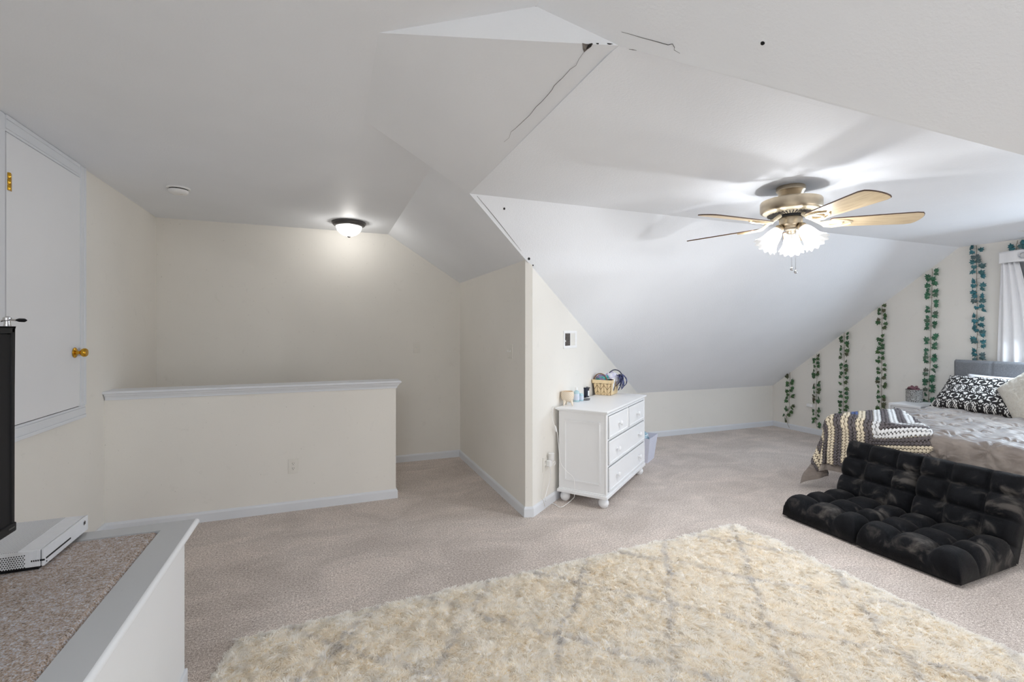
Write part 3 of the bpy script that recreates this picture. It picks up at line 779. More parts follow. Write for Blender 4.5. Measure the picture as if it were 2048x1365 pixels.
# patterned diffuser pot on three legs
p = on_top(1135, 811)
t = NT('lattice_ceramic'); co = t.coord('UV')
def lattice_pot():
    t = NT('cream_lattice_ceramic'); co = t.coord('Object')
    sx = t.n('ShaderNodeSeparateXYZ'); t.l(co, sx.inputs[0])
    an = t.math('ARCTAN2', sx.outputs[1], sx.outputs[0])
    a1 = t.math('ADD', t.math('MULTIPLY', an, 11 / PI), t.math('MULTIPLY', sx.outputs[2], 62))
    a2 = t.math('SUBTRACT', t.math('MULTIPLY', an, 11 / PI), t.math('MULTIPLY', sx.outputs[2], 62))
    f1 = t.math('ABSOLUTE', t.math('SUBTRACT', t.math('FRACT', a1), 0.5)); f2 = t.math('ABSOLUTE', t.math('SUBTRACT', t.math('FRACT', a2), 0.5))
    ln = t.math('LESS_THAN', t.math('MINIMUM', f1, f2), 0.11)
    t.col(t.mix(ln, S(238, 228, 212), S(196, 172, 140))); t.rough(0.6)
    t.bump(t.math('MULTIPLY', ln, -1.0), 0.4, 0.003); return t.m
M['lattice'] = lattice_pot()
M['cream_ceramic'] = simple('cream_ceramic', S(234, 222, 204), 0.5)
df = thing('wax_warmer', 'cream lattice wax warmer on splayed legs at the dresser corner', 'warmer', p)
MB().lathe([(0, 0.034), (0.030, 0.033), (0.044, 0.042), (0.053, 0.060), (0.056, 0.084), (0.054, 0.108), (0.051, 0.120), (0.046, 0.120), (0.048, 0.108), (0.044, 0.106), (0, 0.104)], 36).build('bowl', M['lattice'], df, smooth=True)
MB().lathe([(0, 0.108), (0.046, 0.108), (0.046, 0.112), (0, 0.113)], 30).build('wax', simple('tan_wax', S(226, 190, 150), 0.5), df, smooth=True)
for a in (205, 300, 75):
    a = math.radians(a)
    MB().tube([(0.036 * math.cos(a), 0.036 * math.sin(a), 0.048), (0.046 * math.cos(a), 0.046 * math.sin(a), 0.022), (0.053 * math.cos(a), 0.053 * math.sin(a), 0.0)], [0.014, 0.009, 0.0055], 10).build('leg', M['cream_ceramic'], df, smooth=True)
# bottles
M['blue_glass'] = simple('pale_blue_plastic', S(176, 206, 214), 0.25)
M['blue_label'] = simple('lavender_label', S(206, 214, 228), 0.5)
p = on_top(1153, 804)
bo = thing('bottle', 'tall pale blue lotion bottle beside the wax warmer', 'bottle', p)
MB().lathe([(0, 0), (0.024, 0), (0.026, 0.004), (0.026, 0.085), (0.022, 0.094), (0.011, 0.100), (0.010, 0.106), (0, 0.106)], 24).build('body', M['blue_glass'], bo, smooth=True)
MB().lathe([(0.0264, 0.018), (0.0264, 0.072)], 24, cap=False).build('label', M['blue_label'], bo, smooth=True)
MB().lathe([(0, 0.106), (0.013, 0.106), (0.013, 0.128), (0, 0.130)], 18).build('cap', M['white_plastic'], bo, smooth=True)
p = on_top(1162, 802)
bo = thing('bottle', 'short rounded pale blue bottle between the lotion bottle and candle', 'bottle', p)
MB().lathe([(0, 0), (0.020, 0), (0.023, 0.006), (0.024, 0.050), (0.018, 0.064), (0.010, 0.068), (0, 0.069)], 24).build('body', M['blue_glass'], bo, smooth=True)
MB().lathe([(0.0243, 0.012), (0.0243, 0.044)], 24, cap=False).build('label', M['blue_label'], bo, smooth=True)
# candle
p = on_top(1171, 794)
ca = thing('candle', 'dark blue jar candle with white label on the dresser', 'candle', p)
M['navy_glass'] = simple('navy_glass', S(28, 34, 52), 0.15)
MB().lathe([(0, 0), (0.034, 0), (0.036, 0.004), (0.036, 0.084), (0.032, 0.084), (0.032, 0.070), (0, 0.069)], 32).build('jar', M['navy_glass'], ca, smooth=True)
lb = MB(); n = 10
vs = []; fs = []
for i in range(n + 1):
    a = math.radians(-100 + 60 * i / n); vs += [(0.0365 * math.cos(a), 0.0365 * math.sin(a), 0.012), (0.0365 * math.cos(a), 0.0365 * math.sin(a), 0.062)]
lb.add(vs, [(2 * i, 2 * i + 2, 2 * i + 3, 2 * i + 1) for i in range(n)])
lab = lb.build('label', M['white_plastic'], ca)
lab.rotation_euler = (0, 0, math.radians(20))
MB().lathe([(0.034, 0.080), (0.043, 0.082), (0.044, 0.090), (0.041, 0.093), (0.031, 0.093), (0.031, 0.086)], 32).build('rim', M['navy_glass'], ca, smooth=True)
MB().tube([(0, 0, 0.07), (0.001, 0, 0.078)], 0.0012, 6).build('wick', M['dark'], ca)
# beaded bracelet
p = on_top(1172, 801)
br = thing('bracelet', 'small grey beaded bracelet lying in front of the candle', 'bracelet', p)
M['bead'] = simple('grey_bead', S(132, 132, 134), 0.3, 0.4, 0.25, 90)
bm_ = MB()
for k in range(22):
    a = 2 * PI * k / 22
    bm_.lathe([(0, -0.005), (0.004, -0.003), (0.0052, 0), (0.004, 0.003), (0, 0.005)], 8, T(0.030 * math.cos(a), 0.026 * math.sin(a), 0.0055))
tag(bm_.build('beads', M['bead'], br, smooth=True), kind='stuff')
bm_ = MB()
for k in range(16):
    a = 2 * PI * k / 16
    bm_.lathe([(0, -0.005), (0.004, -0.003), (0.0052, 0), (0.004, 0.003), (0, 0.005)], 8, T(0.012 + 0.022 * math.cos(a), -0.004 + 0.020 * math.sin(a), 0.013))
tag(bm_.build('beads', M['bead'], br, smooth=True), kind='stuff')

# basket with chevron slats
pl, pm, pr = on_top(1188, 788), on_top(1221, 792), on_top(1236, 786)
bang = math.atan2(DWn.y, DWn.x)
BW, BD_, BH = 0.160, 0.215, 0.150
bcen = pm - DWn * (BW / 2) + DWd * (BD_ / 2)
bk = thing('basket', 'small pale wooden basket with chevron slats on the dresser', 'basket', (bcen.x, bcen.y, TOPZ), bang)
M['pale_wood'] = simple('pale_pine', S(232, 208, 166), 0.55, 0, 0.07, 25)
M['wood_gap'] = simple('brown_joint', S(128, 102, 70), 0.8)
fl_ = 1.18
inner = MB()
b0, b1 = BW / 2, BW / 2 * fl_
d0, d1 = BD_ / 2, BD_ / 2 * fl_
inner.add([(-b0, -d0, 0.002), (b0, -d0, 0.002), (b0, d0, 0.002), (-b0, d0, 0.002), (-b1, -d1, BH), (b1, -d1, BH), (b1, d1, BH), (-b1, d1, BH)],
          [(0, 3, 2, 1), (0, 1, 5, 4), (1, 2, 6, 5), (2, 3, 7, 6), (3, 0, 4, 7)])
inner.build('basket_shell', M['wood_gap'], bk, solid=0.003)
def face_pt(face, s_, h):            # s in -1..1 across, h in 0..1 up; small outward offset handled by caller
    k = h
    if face == 'front': return Vector((s_ * (b0 + (b1 - b0) * k), -(d0 + (d1 - d0) * k), 0.002 + BH * k))
    return Vector(((b0 + (b1 - b0) * k), s_ * (d0 + (d1 - d0) * k), 0.002 + BH * k))
def slat(face, poly, th=0.004, mat='pale_wood'):
    nrm = Vector((0, -1, 0.12)) if face == 'front' else Vector((1, 0, -0.12))
    ps = [face_pt(face, a, b) for a, b in poly]; n = len(ps)
    qs = [q + nrm * th for q in ps]
    MB().add(ps + qs, [tuple(range(n)), tuple(range(2 * n - 1, n - 1, -1))] + [(i, (i + 1) % n, n + (i + 1) % n, n + i) for i in range(n)]).build('slat', M[mat], bk)
ncol = 5
for c in range(ncol):
    s0, s1 = -0.98 + 1.96 * c / ncol + 0.03, -0.98 + 1.96 * (c + 1) / ncol - 0.03
    up = (c % 2 == 0)
    for r_ in range(-1, 3):
        ha = 0.02 + r_ * 0.385; hb = ha + 0.345; sh_ = 0.26
        y0a, y1a = (ha, ha + sh_) if up else (ha + sh_, ha)
        pts = [(s0, y0a), (s1, y1a), (s1, y1a + 0.325), (s0, y0a + 0.325)]
        pts = [(a, min(0.80, max(0.0, b))) for a, b in pts]
        if max(b for a, b in pts) - min(b for a, b in pts) > 0.06 and abs(pts[0][1] - pts[3][1]) + abs(pts[1][1] - pts[2][1]) > 0.03:
            slat('front', pts)
for c in range(4):
    slat('side', [(-0.96 + c * 0.49, 0.01), (-0.96 + c * 0.49 + 0.45, 0.01), (-0.96 + c * 0.49 + 0.45, 0.80), (-0.96 + c * 0.49, 0.80)])
rm = MB()
for (pa, pb) in (((-1, -1), (1, -1)), ((1, -1), (1, 1)), ((1, 1), (-1, 1)), ((-1, 1), (-1, -1))):
    A = Vector((pa[0] * b1 * 1.03, pa[1] * d1 * 1.05, 0)); B_ = Vector((pb[0] * b1 * 1.03, pb[1] * d1 * 1.05, 0))
    dv = (B_ - A); L = dv.length; an = math.atan2(dv.y, dv.x)
    rm.box((L / 2, 0, BH - 0.014), (L + 0.008, 0.008, 0.034), T(A.x, A.y, 0) @ Rz(an))
rm.build('rim_band', M['pale_wood'], bk, bevel=0.002)
# things in and on the basket
def cloth_mat(name, stops, scale, dist=0.5, rough=0.7):
    t = NT(name); co = t.coord('Object'); t.col(t.ramp(t.noise(scale, 3, 0.6, co, dist), stops, 'CONSTANT')); t.rough(rough); return t.m
M['teal_cloth'] = cloth_mat('teal_and_violet_cloth', [(0.0, S(60, 140, 140)), (0.42, S(92, 176, 168)), (0.5, S(150, 120, 176)), (0.6, S(196, 160, 170)), (0.68, S(70, 50, 60))], 22)
M['navy_cloth'] = cloth_mat('navy_print_cloth', [(0.0, S(30, 30, 62)), (0.45, S(44, 48, 96)), (0.56, S(120, 130, 180)), (0.62, S(52, 40, 78)), (0.74, S(220, 222, 236))], 45)
M['pink_cloth'] = cloth_mat('white_and_pink_cloth', [(0.0, S(232, 232, 242)), (0.5, S(214, 214, 240)), (0.62, S(206, 110, 160)), (0.7, S(236, 232, 240))], 24)
M['white_cloth'] = simple('white_cotton', S(238, 238, 242), 0.8)
M['black_cloth'] = simple('black_cotton', S(30, 32, 44), 0.8)
Bm = T(bcen.x, bcen.y, TOPZ) @ Rz(bang)
def lump(name, label, cat, loc, size, mat, seed, group=None):
    o = thing(name, label, cat, Bm @ Vector(loc), bang, group)
    sx, sy, sz = size
    def f(u, v):
        th, ph = u * 2 * PI, (v - .5) * PI
        d = Vector((math.cos(ph) * math.cos(th), math.cos(ph) * math.sin(th), math.sin(ph)))
        k = 1 + 0.28 * mnoise.noise(d * 2.2 + Vector((seed, 0, 0))) + 0.10 * mnoise.noise(d * 6 + Vector((0, seed, 0)))
        return (d.x * sx * k, d.y * sy * k, sz + d.z * sz * k)
    MB().grid(f, 28, 16).build('folded_cloth', mat, o, smooth=True)
    return o
lump('scarf', 'teal and violet scarf bundled in the front of the basket', 'scarf', (-0.03, -0.035, 0.095), (0.075, 0.05, 0.052), M['teal_cloth'], 3.1)
lump('scarf', 'white and pink scarf bundled at the back of the basket', 'scarf', (0.05, 0.035, 0.085), (0.075, 0.055, 0.068), M['pink_cloth'], 8.7)
def headband(label, loc, r, h, col, tilt):
    o = thing('headband', label, 'headband', Bm @ Vector(loc), bang + tilt)
    MB().tube([(r * math.cos(a), 0, h * math.sin(a)) for a in np.linspace(-0.15, PI + 0.15, 22)], 0.0055, 8).build('band', simple(label.split()[0] + '_headband', col, 0.4), o, smooth=True)
headband('bronze thin headband arching over the teal scarf', (-0.035, -0.075, 0.135), 0.068, 0.075, S(126, 92, 72), 0.0)
headband('slate thin headband arching over the pink scarf', (0.085, 0.03, 0.170), 0.070, 0.075, S(62, 66, 84), 0.15)
# long white strip with black ovals hanging down the side
o = thing('hair_scarf', 'white scarf with big black ovals hanging down the basket side', 'scarf', Bm @ Vector((b1 + 0.012, -0.035, 0)), bang)
MB().grid(lambda u, v: (-0.03 * (1 - min(1, v * 8)) * 0 + (0.0 if v < 0.85 else -0.10 * (v - .85) / .15) - 0.028 * (1 - v) + 0.006 * math.sin(u * 5), -0.036 + 0.072 * u, 0.018 + 0.165 * min(v, 0.9) - (0.0 if v < 0.9 else 0.1 * (v - 0.9))), 8, 20).build('cloth', M['white_cloth'], o, smooth=True, solid=0.003)
for zz in (0.062, 0.120):
    MB().lathe([(0, 0.0), (0.019, 0.0), (0.019, 0.003), (0, 0.004)], 20, T(-0.018 + 0.13 * (zz - 0.062), 0.0, zz) @ Matrix.Rotation(0.16, 4, 'Y') @ RX @ Matrix.Diagonal((1.25, 0.85, 1, 1))).build('oval_patch', M['black_cloth'], o)
o = thing('ribbon_bow', 'navy printed ribbon bow hanging over the basket rim', 'bow', Bm @ Vector((b1 + 0.040, 0.035, 0)), bang)
for k in range(6):
    MB().grid(lambda u, v, k=k: (0.008 * math.sin(v * 5 + k) + 0.016 * (k % 3) - 0.02 + 0.03 * math.sin(v * PI), -0.055 + 0.022 * k + 0.038 * (u - .5) + 0.008 * math.sin(3 * v + k), 0.205 - (0.10 + 0.020 * ((k * 2) % 3)) * v - 0.02 * (1 - math.sin(PI * min(1, v + 0.3)))), 6, 14).build('ribbon_tail', M['navy_cloth'], o, smooth=True, solid=0.002)

# ------------------------------------------------------------------ plug, night light, white cord
wp = lambda u, v, off=0.0: atP(u, v, Vector((DW0[0], DW0[1], 0)) + DWn * off, DWn)
o = outlet('wall_outlet', 'ivory outlet on the angled wall beside the dresser', wp(1089, 929), DWn)
pg = thing('plug_adapter', 'white night-light plug adapter in the outlet beside the dresser', 'plug')
pm_ = frame_on(wp(1093.5, 926), DWn)
MB().box((0, -0.024, 0.0), (0.046, 0.036, 0.052), pm_).build('adapter_body', M['white_plastic'], pg, bevel=0.006)
MB().lathe([(0, 0), (0.020, 0), (0.023, 0.004), (0.023, 0.052), (0.025, 0.056), (0.020, 0.060), (0, 0.060)], 20, pm_ @ T(0.012, -0.034, 0.022)).build('night_light_shade', M['white_plastic'], pg, smooth=True)
MB().tube([Vector((0.02 + 0.024 * math.cos(a), -0.058, -0.002 + 0.014 * math.sin(a))) for a in np.linspace(-2.4, 2.8, 20)], 0.0022, 6, pm_).build('cord_loop', M['white_plastic'], pg, smooth=True)
def smoothpath(pts, n=8):
    pts = [Vector(p) for p in pts]; out = []
    for i in range(len(pts) - 1):
        a = pts[max(i - 1, 0)]; b = pts[i]; c = pts[i + 1]; d = pts[min(i + 2, len(pts) - 1)]
        for k in range(n):
            t_ = k / n
            out.append(0.5 * ((2 * b) + (c - a) * t_ + (2 * a - 5 * b + 4 * c - d) * t_ ** 2 + (3 * b - a - 3 * c + d) * t_ ** 3))
    out.append(pts[-1]); return out
sdn = Vector((-math.cos(TD), -math.sin(TD), 0)); sd0 = DC + sdn * (bw / 2 + 0.022)
sp = lambda u, v, off=0.0: atP(u, v, sd0 + sdn * off, sdn)
cd_ = thing('power_cord', 'white power cord looping down the dresser side to the floor', 'cord')
path = [on_top(1122, 804) + Vector((0, 0, 0.012)), on_top(1113, 806) + Vector((0, 0, 0.01)), wp(1106, 816, 0.02), wp(1105, 835, 0.02), wp(1108.5, 850, 0.03), sp(1114.5, 866), sp(1117, 890), sp(1121, 925), sp(1133, 943), sp(1146, 955), sp(1149, 970), sp(1149, 990), atZ(1146, 998, 0.03), atZ(1123, 1015, 0.006), atZ(1108, 1008.5, 0.006), atZ(1097, 1006.5, 0.006), wp(1090.5, 1000, 0.03), wp(1093, 985, 0.025), wp(1101, 955, 0.025), wp(1100, 937, 0.035), wp(1095, 931, 0.04)]
MB().tube(smoothpath(path), 0.0026, 6).build('cable', M['white_plastic'], cd_, smooth=True)
MB().lathe([(0, -0.030), (0.006, -0.026), (0.009, -0.012), (0.009, 0.012), (0.006, 0.026), (0, 0.030)], 12, T(*((wp(1108.5, 850, 0.03) + sp(1114.5, 866)) / 2)) @ Matrix.Rotation(-0.25, 4, 'Y')).build('inline_switch', M['white_plastic'], cd_, smooth=True)
cd2 = thing('power_cord', 'thin grey-white cord hanging from the wall outlet to the floor', 'cord')
MB().tube(smoothpath([wp(1088.5, 936, 0.02), wp(1087, 955, 0.02), wp(1084, 982, 0.02), wp(1083, 995, 0.022), wp(1087, 1003, 0.03), atZ(1090, 1016, 0.004)]), 0.002, 6).build('cable', M['plate'], cd2, smooth=True)

# ------------------------------------------------------------------ fabric bin behind the dresser
bin_ = thing('storage_bin', 'pale lilac storage bin of bits and pieces behind the dresser', 'bin', (3.235, 4.40, 0), 0.65)
M['lilac'] = simple('pale_lilac_fabric', S(216, 218, 232), 0.85, 0, 0.03, 60, 0.15, 300)
bb = MB(); a0, a1, hh = 0.13, 0.165, 0.27
bb.add([(-a0, -a0, 0), (a0, -a0, 0), (a0, a0, 0), (-a0, a0, 0), (-a1, -a1, hh), (a1, -a1, hh), (a1, a1, hh), (-a1, a1, hh)], [(0, 3, 2, 1), (0, 1, 5, 4), (1, 2, 6, 5), (2, 3, 7, 6), (3, 0, 4, 7)])
bb.build('bin_body', M['lilac'], bin_, solid=0.006)
for i, (nm, lab_, x, y, sx, sy, sz, mt) in enumerate((('toy_cloth', 'blue and white fabric item inside the lilac bin', -0.01, -0.04, 0.08, 0.07, 0.06, cloth_mat('blue_white_print', [(0, S(190, 214, 226)), (0.5, S(120, 156, 176)), (0.6, S(232, 240, 244))], 20)),
                                                     ('folded_sock', 'brown fabric item inside the lilac bin', 0.08, 0.02, 0.05, 0.06, 0.035, simple('brown_knit', S(126, 92, 80), 0.9)),
                                                     ('folded_cloth', 'grey-blue cloth inside the lilac bin', 0.03, 0.08, 0.07, 0.05, 0.05, simple('grey_blue_cloth', S(128, 146, 156), 0.9)))):
    q = T(3.235, 4.40, 0) @ Rz(0.65) @ Vector((x, y, 0.155 if i else 0.19))
    o = thing(nm, lab_, 'cloth', q, 0.65)
    def f(u, v, sx=sx, sy=sy, sz=sz, i=i):
        th, ph = u * 2 * PI, (v - .5) * PI
        d = Vector((math.cos(ph) * math.cos(th), math.cos(ph) * math.sin(th), math.sin(ph)))
        k = 1 + 0.3 * mnoise.noise(d * 2.4 + Vector((i * 5.0, 1, 0)))
        return (d.x * sx * k, d.y * sy * k, sz + d.z * sz * k)
    MB().grid(f, 24, 14).build('crumpled_fabric', mt, o, smooth=True)

# ------------------------------------------------------------------ bed
X0B, Y1B, ZT = 4.16, 2.93, 0.64
YLO = 1.42
bed = thing('bed', 'bed with a grey upholstered headboard against the vine wall', 'bed', (5.15, 2.19, 0))
o_ = bed.location
t = NT('grey_upholstery'); co = t.coord('Object')
t.col(t.ramp(t.noise(240, 2, 0.6, co), [(0.35, S(104, 106, 110)), (0.65, S(130, 132, 136))])); t.rough(0.9); t.bump(t.noise(300, 2, 0.5, co), 0.3, 0.004); M['upholstery'] = t.m
hb = MB()
HB0, HB1 = 2.962, 1.40
npan = 5; pw_ = (HB0 - HB1) / npan
def hbf(u, v):
    y = HB0 + (HB1 - HB0) * u; z = 0.25 + 0.87 * v
    e = min(u, 1 - u) * (HB0 - HB1); ez = (1 - v) * 0.87
    rd = 0.03
    x = 6.115
    if e < rd: x += rd - math.sqrt(max(0, rd * rd - (rd - e) ** 2))
    if ez < rd: x += rd - math.sqrt(max(0, rd * rd - (rd - ez) ** 2))
    gu = (u * npan) % 1; gu = min(gu, 1 - gu) * pw_
    gz = (ez / 0.20) % 1; gz = min(gz, 1 - gz) * 0.20 if ez > 0.05 else 1
    x += 0.006 * math.exp(-(gu / 0.010) ** 2) * (0 if u in (0, 1) else 1) + 0.006 * math.exp(-(gz / 0.010) ** 2)
    return (x - o_.x, y - o_.y, z)
hb.grid(hbf, 130, 80)
hbo = hb.build('headboard', M['upholstery'], bed, smooth=True, angle=80)
MB().box((6.16 - o_.x, (HB0 + HB1) / 2 - o_.y, 0.685), (0.05, HB0 - HB1 - 0.012, 0.86)).build('headboard_back', M['upholstery'], bed, bevel=0.02)
M['mattress'] = simple('white_mattress', S(222, 220, 216), 0.9)
MB().box(((X0B + 0.06 + 6.10) / 2 - o_.x, (Y1B - 0.06 + YLO) / 2 - o_.y, 0.47), (6.10 - X0B - 0.06, Y1B - 0.06 - YLO, 0.27)).build('mattress', M['mattress'], bed, bevel=0.05, seg=4)
MB().box(((X0B + 0.08 + 6.10) / 2 - o_.x, (Y1B - 0.08 + YLO) / 2 - o_.y, 0.28), (6.10 - X0B - 0.08, Y1B - 0.10 - YLO, 0.12)).build('bed_base', M['upholstery'], bed, bevel=0.01)
for x, y in ((X0B + 0.18, Y1B - 0.2), (X0B + 0.18, YLO + 0.1), (6.0, Y1B - 0.2), (6.0, YLO + 0.1)):
    MB().box((x - o_.x, y - o_.y, 0.11), (0.06, 0.06, 0.22)).build('leg', M['black_plastic'], bed, bevel=0.004)

def drape(xu, yu, off=0.0, r=0.055, flare=0.10, folds=0.0):
    """cloth over the bed's top: xu, yu are unfolded coordinates"""
    a, b = X0B + r - xu, yu - (Y1B - r)
    zt = ZT + off
    if a <= 0 and b <= 0: return Vector((xu, yu, zt)), Vector((0, 0, 1))
    if a > 0 and b <= 0: rho, dx, dy, par = a, -1.0, 0.0, yu
    elif b > 0 and a <= 0: rho, dx, dy, par = b, 0.0, 1.0, xu
    else:
        rho = math.hypot(a, b); dx, dy = -a / rho, b / rho; par = math.atan2(b, a) * 0.9
    rr = r + off; q = PI / 2 * r
    if rho < q:
        an = rho / r; h = rr * math.sin(an); d = rr * (1 - math.cos(an)); n = Vector((dx * math.sin(an), dy * math.sin(an), math.cos(an)))
    else:
        e = rho - q; h = rr + flare * e; d = rr + e * math.sqrt(1 - flare * flare); n = Vector((dx, dy, flare))
        if folds: h += folds * e * math.sin(par * 9.0 + 0.8)
    bx_, by_ = (min(max(xu, X0B + r), 99), min(yu, Y1B - r))
    return Vector((bx_ + dx * h, by_ + dy * h, zt - d)), n

def comforter_mat():
    t = NT('taupe_grey_pintuck_fabric'); co = t.coord('Object')
    f = t.noise(5, 4, 0.6, co, 0.4)
    t.col(t.ramp(f, [(0.3, S(126, 116, 110)), (0.7, S(150, 140, 132))])); t.rough(0.55)
    t.b.inputs['Sheen Weight'].default_value = 0.5; t.b.inputs['Sheen Roughness'].default_value = 0.3; t.b.inputs['Sheen Tint'].default_value = (0.8, 0.88, 1.0, 1)  # blue sheen tint stands for the window's cool light on the bed
    t.b.inputs['Specular IOR Level'].default_value = 0.3
    t.bump(t.noise(7, 2.2, 0.5, t.coord('Object', (3.0, 1.2, 2.0)), 0.5), 0.45, 0.04)
    return t.m
M['comforter'] = comforter_mat()
tucks = []
for i in range(-2, 9):
    for j in range(-2, 8):
        tucks.append((X0B - 0.30 + i * 0.30 + (0.15 if j % 2 else 0), 1.30 + j * 0.26))
tk = np.array(tucks)
XU0, XU1, YU0, YU1 = 3.74, 6.08, 1.25, 3.33
def comf(u, v):
    xu = XU0 + (XU1 - XU0) * u; yu = YU0 + (YU1 - YU0) * v
    p, n = drape(xu, yu, 0.0, folds=0.0)
    a, b = X0B - xu, yu - Y1B
    d = np.hypot(tk[:, 0] - xu, tk[:, 1] - yu); k = int(d.argmin()); dm = float(d[k])
    th = math.atan2(yu - tk[k, 1], xu - tk[k, 0])
    h = 0.020 * (1 - math.exp(-(dm / 0.05) ** 2)) + 0.010 * math.cos(7 * th + k) * math.exp(-((dm - 0.045) / 0.05) ** 2)
    h += 0.022 * mnoise.noise(Vector((xu * 3.2, yu * 7.5, 1.7))) + 0.010 * mnoise.noise(Vector((xu * 9, yu * 18, 4.1)))
    if xu > 6.0 or yu < 1.3: h *= 0.3
    p = p + n * h
    if a > 0 and b > 0:                                # corner: hangs in folds and flares outwards
        rho = math.hypot(a, b); ph = math.atan2(b, a)
        e = max(0, rho - 0.08)
        dr = Vector((-math.cos(ph), math.sin(ph), 0))
        p = p + dr * (e * (-0.02 + 0.14 * math.sin(2 * ph)) + e * 0.20 * math.sin(ph * 9.5 + 0.6))
    elif a > 0.1 or b > 0.1:
        e = max(a, b) - 0.1
        p = p + Vector((-1 if a > b else 0, 0 if a > b else 1, 0)) * (e * 0.10 * math.sin((yu if a > b else xu) * 11))
    p.z = max(p.z, 0.012 + 0.01 * mnoise.noise(Vector((xu * 20, yu * 20, 0))))
    return p
cm = tag(MB().grid(comf, 200, 180).build('comforter', M['comforter'], None, smooth=True, fix=False, angle=180), 'taupe grey pintucked comforter spread over the bed', 'comforter')

# crochet throw over the foot corner
def throw_mat():
    t = NT('granny_square_crochet'); uv = t.n('ShaderNodeUVMap'); uv.uv_map = 'UVMap'
    sx = t.n('ShaderNodeSeparateXYZ'); t.l(uv.outputs[0], sx.inputs[0])
    a, b = sx.outputs[0], sx.outputs[1]        # ring coordinates of the two stripe families
    s_ = t.math('MAXIMUM', a, b)
    al = t.n('ShaderNodeUVMap'); al.uv_map = 'along'
    sa = t.n('ShaderNodeSeparateXYZ'); t.l(al.outputs[0], sa.inputs[0])
    isb = t.math('GREATER_THAN', b, a)
    along = t.math('ADD', t.math('MULTIPLY', isb, sa.outputs[0]), t.math('MULTIPLY', t.math('SUBTRACT', 1.0, isb), sa.outputs[1]))
    wob = t.math('MULTIPLY', t.math('SUBTRACT', t.noise(9, 2, 0.5, uv.outputs[0]), 0.5), 0.10)
    row = t.math('MULTIPLY', s_, 4.0)          # four crochet rows to a colour repeat
    shift = t.math('MULTIPLY', t.math('FLOOR', row), 0.5)
    cl = t.math('FRACT', t.math('ADD', t.math('MULTIPLY', along, 40.0), shift))
    fr_ = t.math('FRACT', row)
    # scalloped row edges
    sc = t.math('MULTIPLY', t.math('ABSOLUTE', t.math('SUBTRACT', cl, 0.5)), 0.16)
    ss = t.math('ADD', t.math('SUBTRACT', s_, sc), wob)
    k = t.math('FRACT', t.math('ADD', ss, 0.25))
    grey = t.math('LESS_THAN', k, 0.5)
    dx_ = t.math('SUBTRACT', t.math('ABSOLUTE', t.math('SUBTRACT', cl, 0.5)), 0.5)
    dy_ = t.math('MULTIPLY', t.math('SUBTRACT', t.math('ABSOLUTE', t.math('SUBTRACT', fr_, 0.5)), 0.5), 0.9)
    hole = t.math('LESS_THAN', t.math('ADD', t.math('MULTIPLY', dx_, dx_), t.math('MULTIPLY', dy_, dy_)), 0.085)
    blue = t.math('MULTIPLY', t.math('GREATER_THAN', sa.outputs[0], 0.19), t.math('MULTIPLY', t.math('GREATER_THAN', s_, 0.6), t.math('LESS_THAN', s_, 1.4)))  # bluish reflected light coloured into the far part of one grey ring
    gcol = t.mix(blue, S(112, 106, 108), S(92, 110, 158))
    inner = t.math('LESS_THAN', s_, -0.25)
    ccol = t.mix(inner, S(240, 226, 200), S(240, 240, 240))
    colr = t.mix(grey, ccol, gcol)
    colr = t.mix(t.math('MULTIPLY', t.noise(160, 2, 0.6, t.coord('Object')), 0.35), colr, S(150, 140, 130), 'MULTIPLY')
    t.col(colr); t.rough(0.9); t.b.inputs['Specular IOR Level'].default_value = 0.1
    hgt = t.math('MULTIPLY', t.math('SINE', t.math('MULTIPLY', cl, PI)), t.math('SINE', t.math('MULTIPLY', fr_, PI)))
    t.bump(t.math('ADD', hgt, t.math('MULTIPLY', t.noise(220, 2, 0.6, t.coord('Object')), 0.35)), 0.4, 0.006)
    tr = t.n('ShaderNodeBsdfTransparent'); mx = t.n('ShaderNodeMixShader')
    t.l(hole, mx.inputs[0]); t.l(t.b.outputs[0], mx.inputs[1]); t.l(tr.outputs[0], mx.inputs[2]); t.l(mx.outputs[0], t.out.inputs[0])
    return t.m
M['throw'] = throw_mat()
TX0, TX1, TY0, TY1 = 3.80, 5.30, 2.08, 3.24
def throw_keep(u, v):
    xu = TX0 + (TX1 - TX0) * u; yu = TY0 + (TY1 - TY0) * v
    zig = 0.012 * math.sin(xu * 70)
    # straight line from (4.16,2.16) to (5.22,3.02)
    return (yu > 2.125 + max(0.0, xu - 4.15) * 0.81 + zig + (0.05 * (4.15 - xu) if xu < 4.15 else 0) * -1) and (yu < 3.20 - max(0, 4.1 - xu) * 0.15)
NU, NV = 150, 116
uvs = {}
def throw_pt(u, v):
    xu = TX0 + (TX1 - TX0) * u; yu = TY0 + (TY1 - TY0) * v
    p, n = drape(xu, yu, 0.030, flare=0.07)
    h = 0.010 * mnoise.noise(Vector((xu * 4.5, yu * 6, 9.0))) + 0.006 * mnoise.noise(Vector((xu * 14, yu * 14, 2.0)))
    a, b = X0B - xu, yu - Y1B
    p = p + n * (h + 0.006)
    if a > 0 and b > 0:
        rho = math.hypot(a, b); ph = math.atan2(b, a); e = max(0, rho - 0.08)
        p = p + Vector((-math.cos(ph), math.sin(ph), 0)) * (e * (0.02 + 0.14 * math.sin(2 * ph)) + e * 0.12 * math.sin(ph * 9.5 + 0.6))
    return p
tm = MB().grid(throw_pt, NU, NV, keep=throw_keep)
to = tm.build('crochet_throw', M['throw'], None, smooth=True, fix=False, angle=180)
me = to.data
u1 = me.uv_layers.new(name='UVMap'); u2 = me.uv_layers.new(name='along')
vi = np.empty(len(me.loops), dtype=np.int32); me.loops.foreach_get('vertex_index', vi)
iu, iv = vi % (NU + 1), vi // (NU + 1)
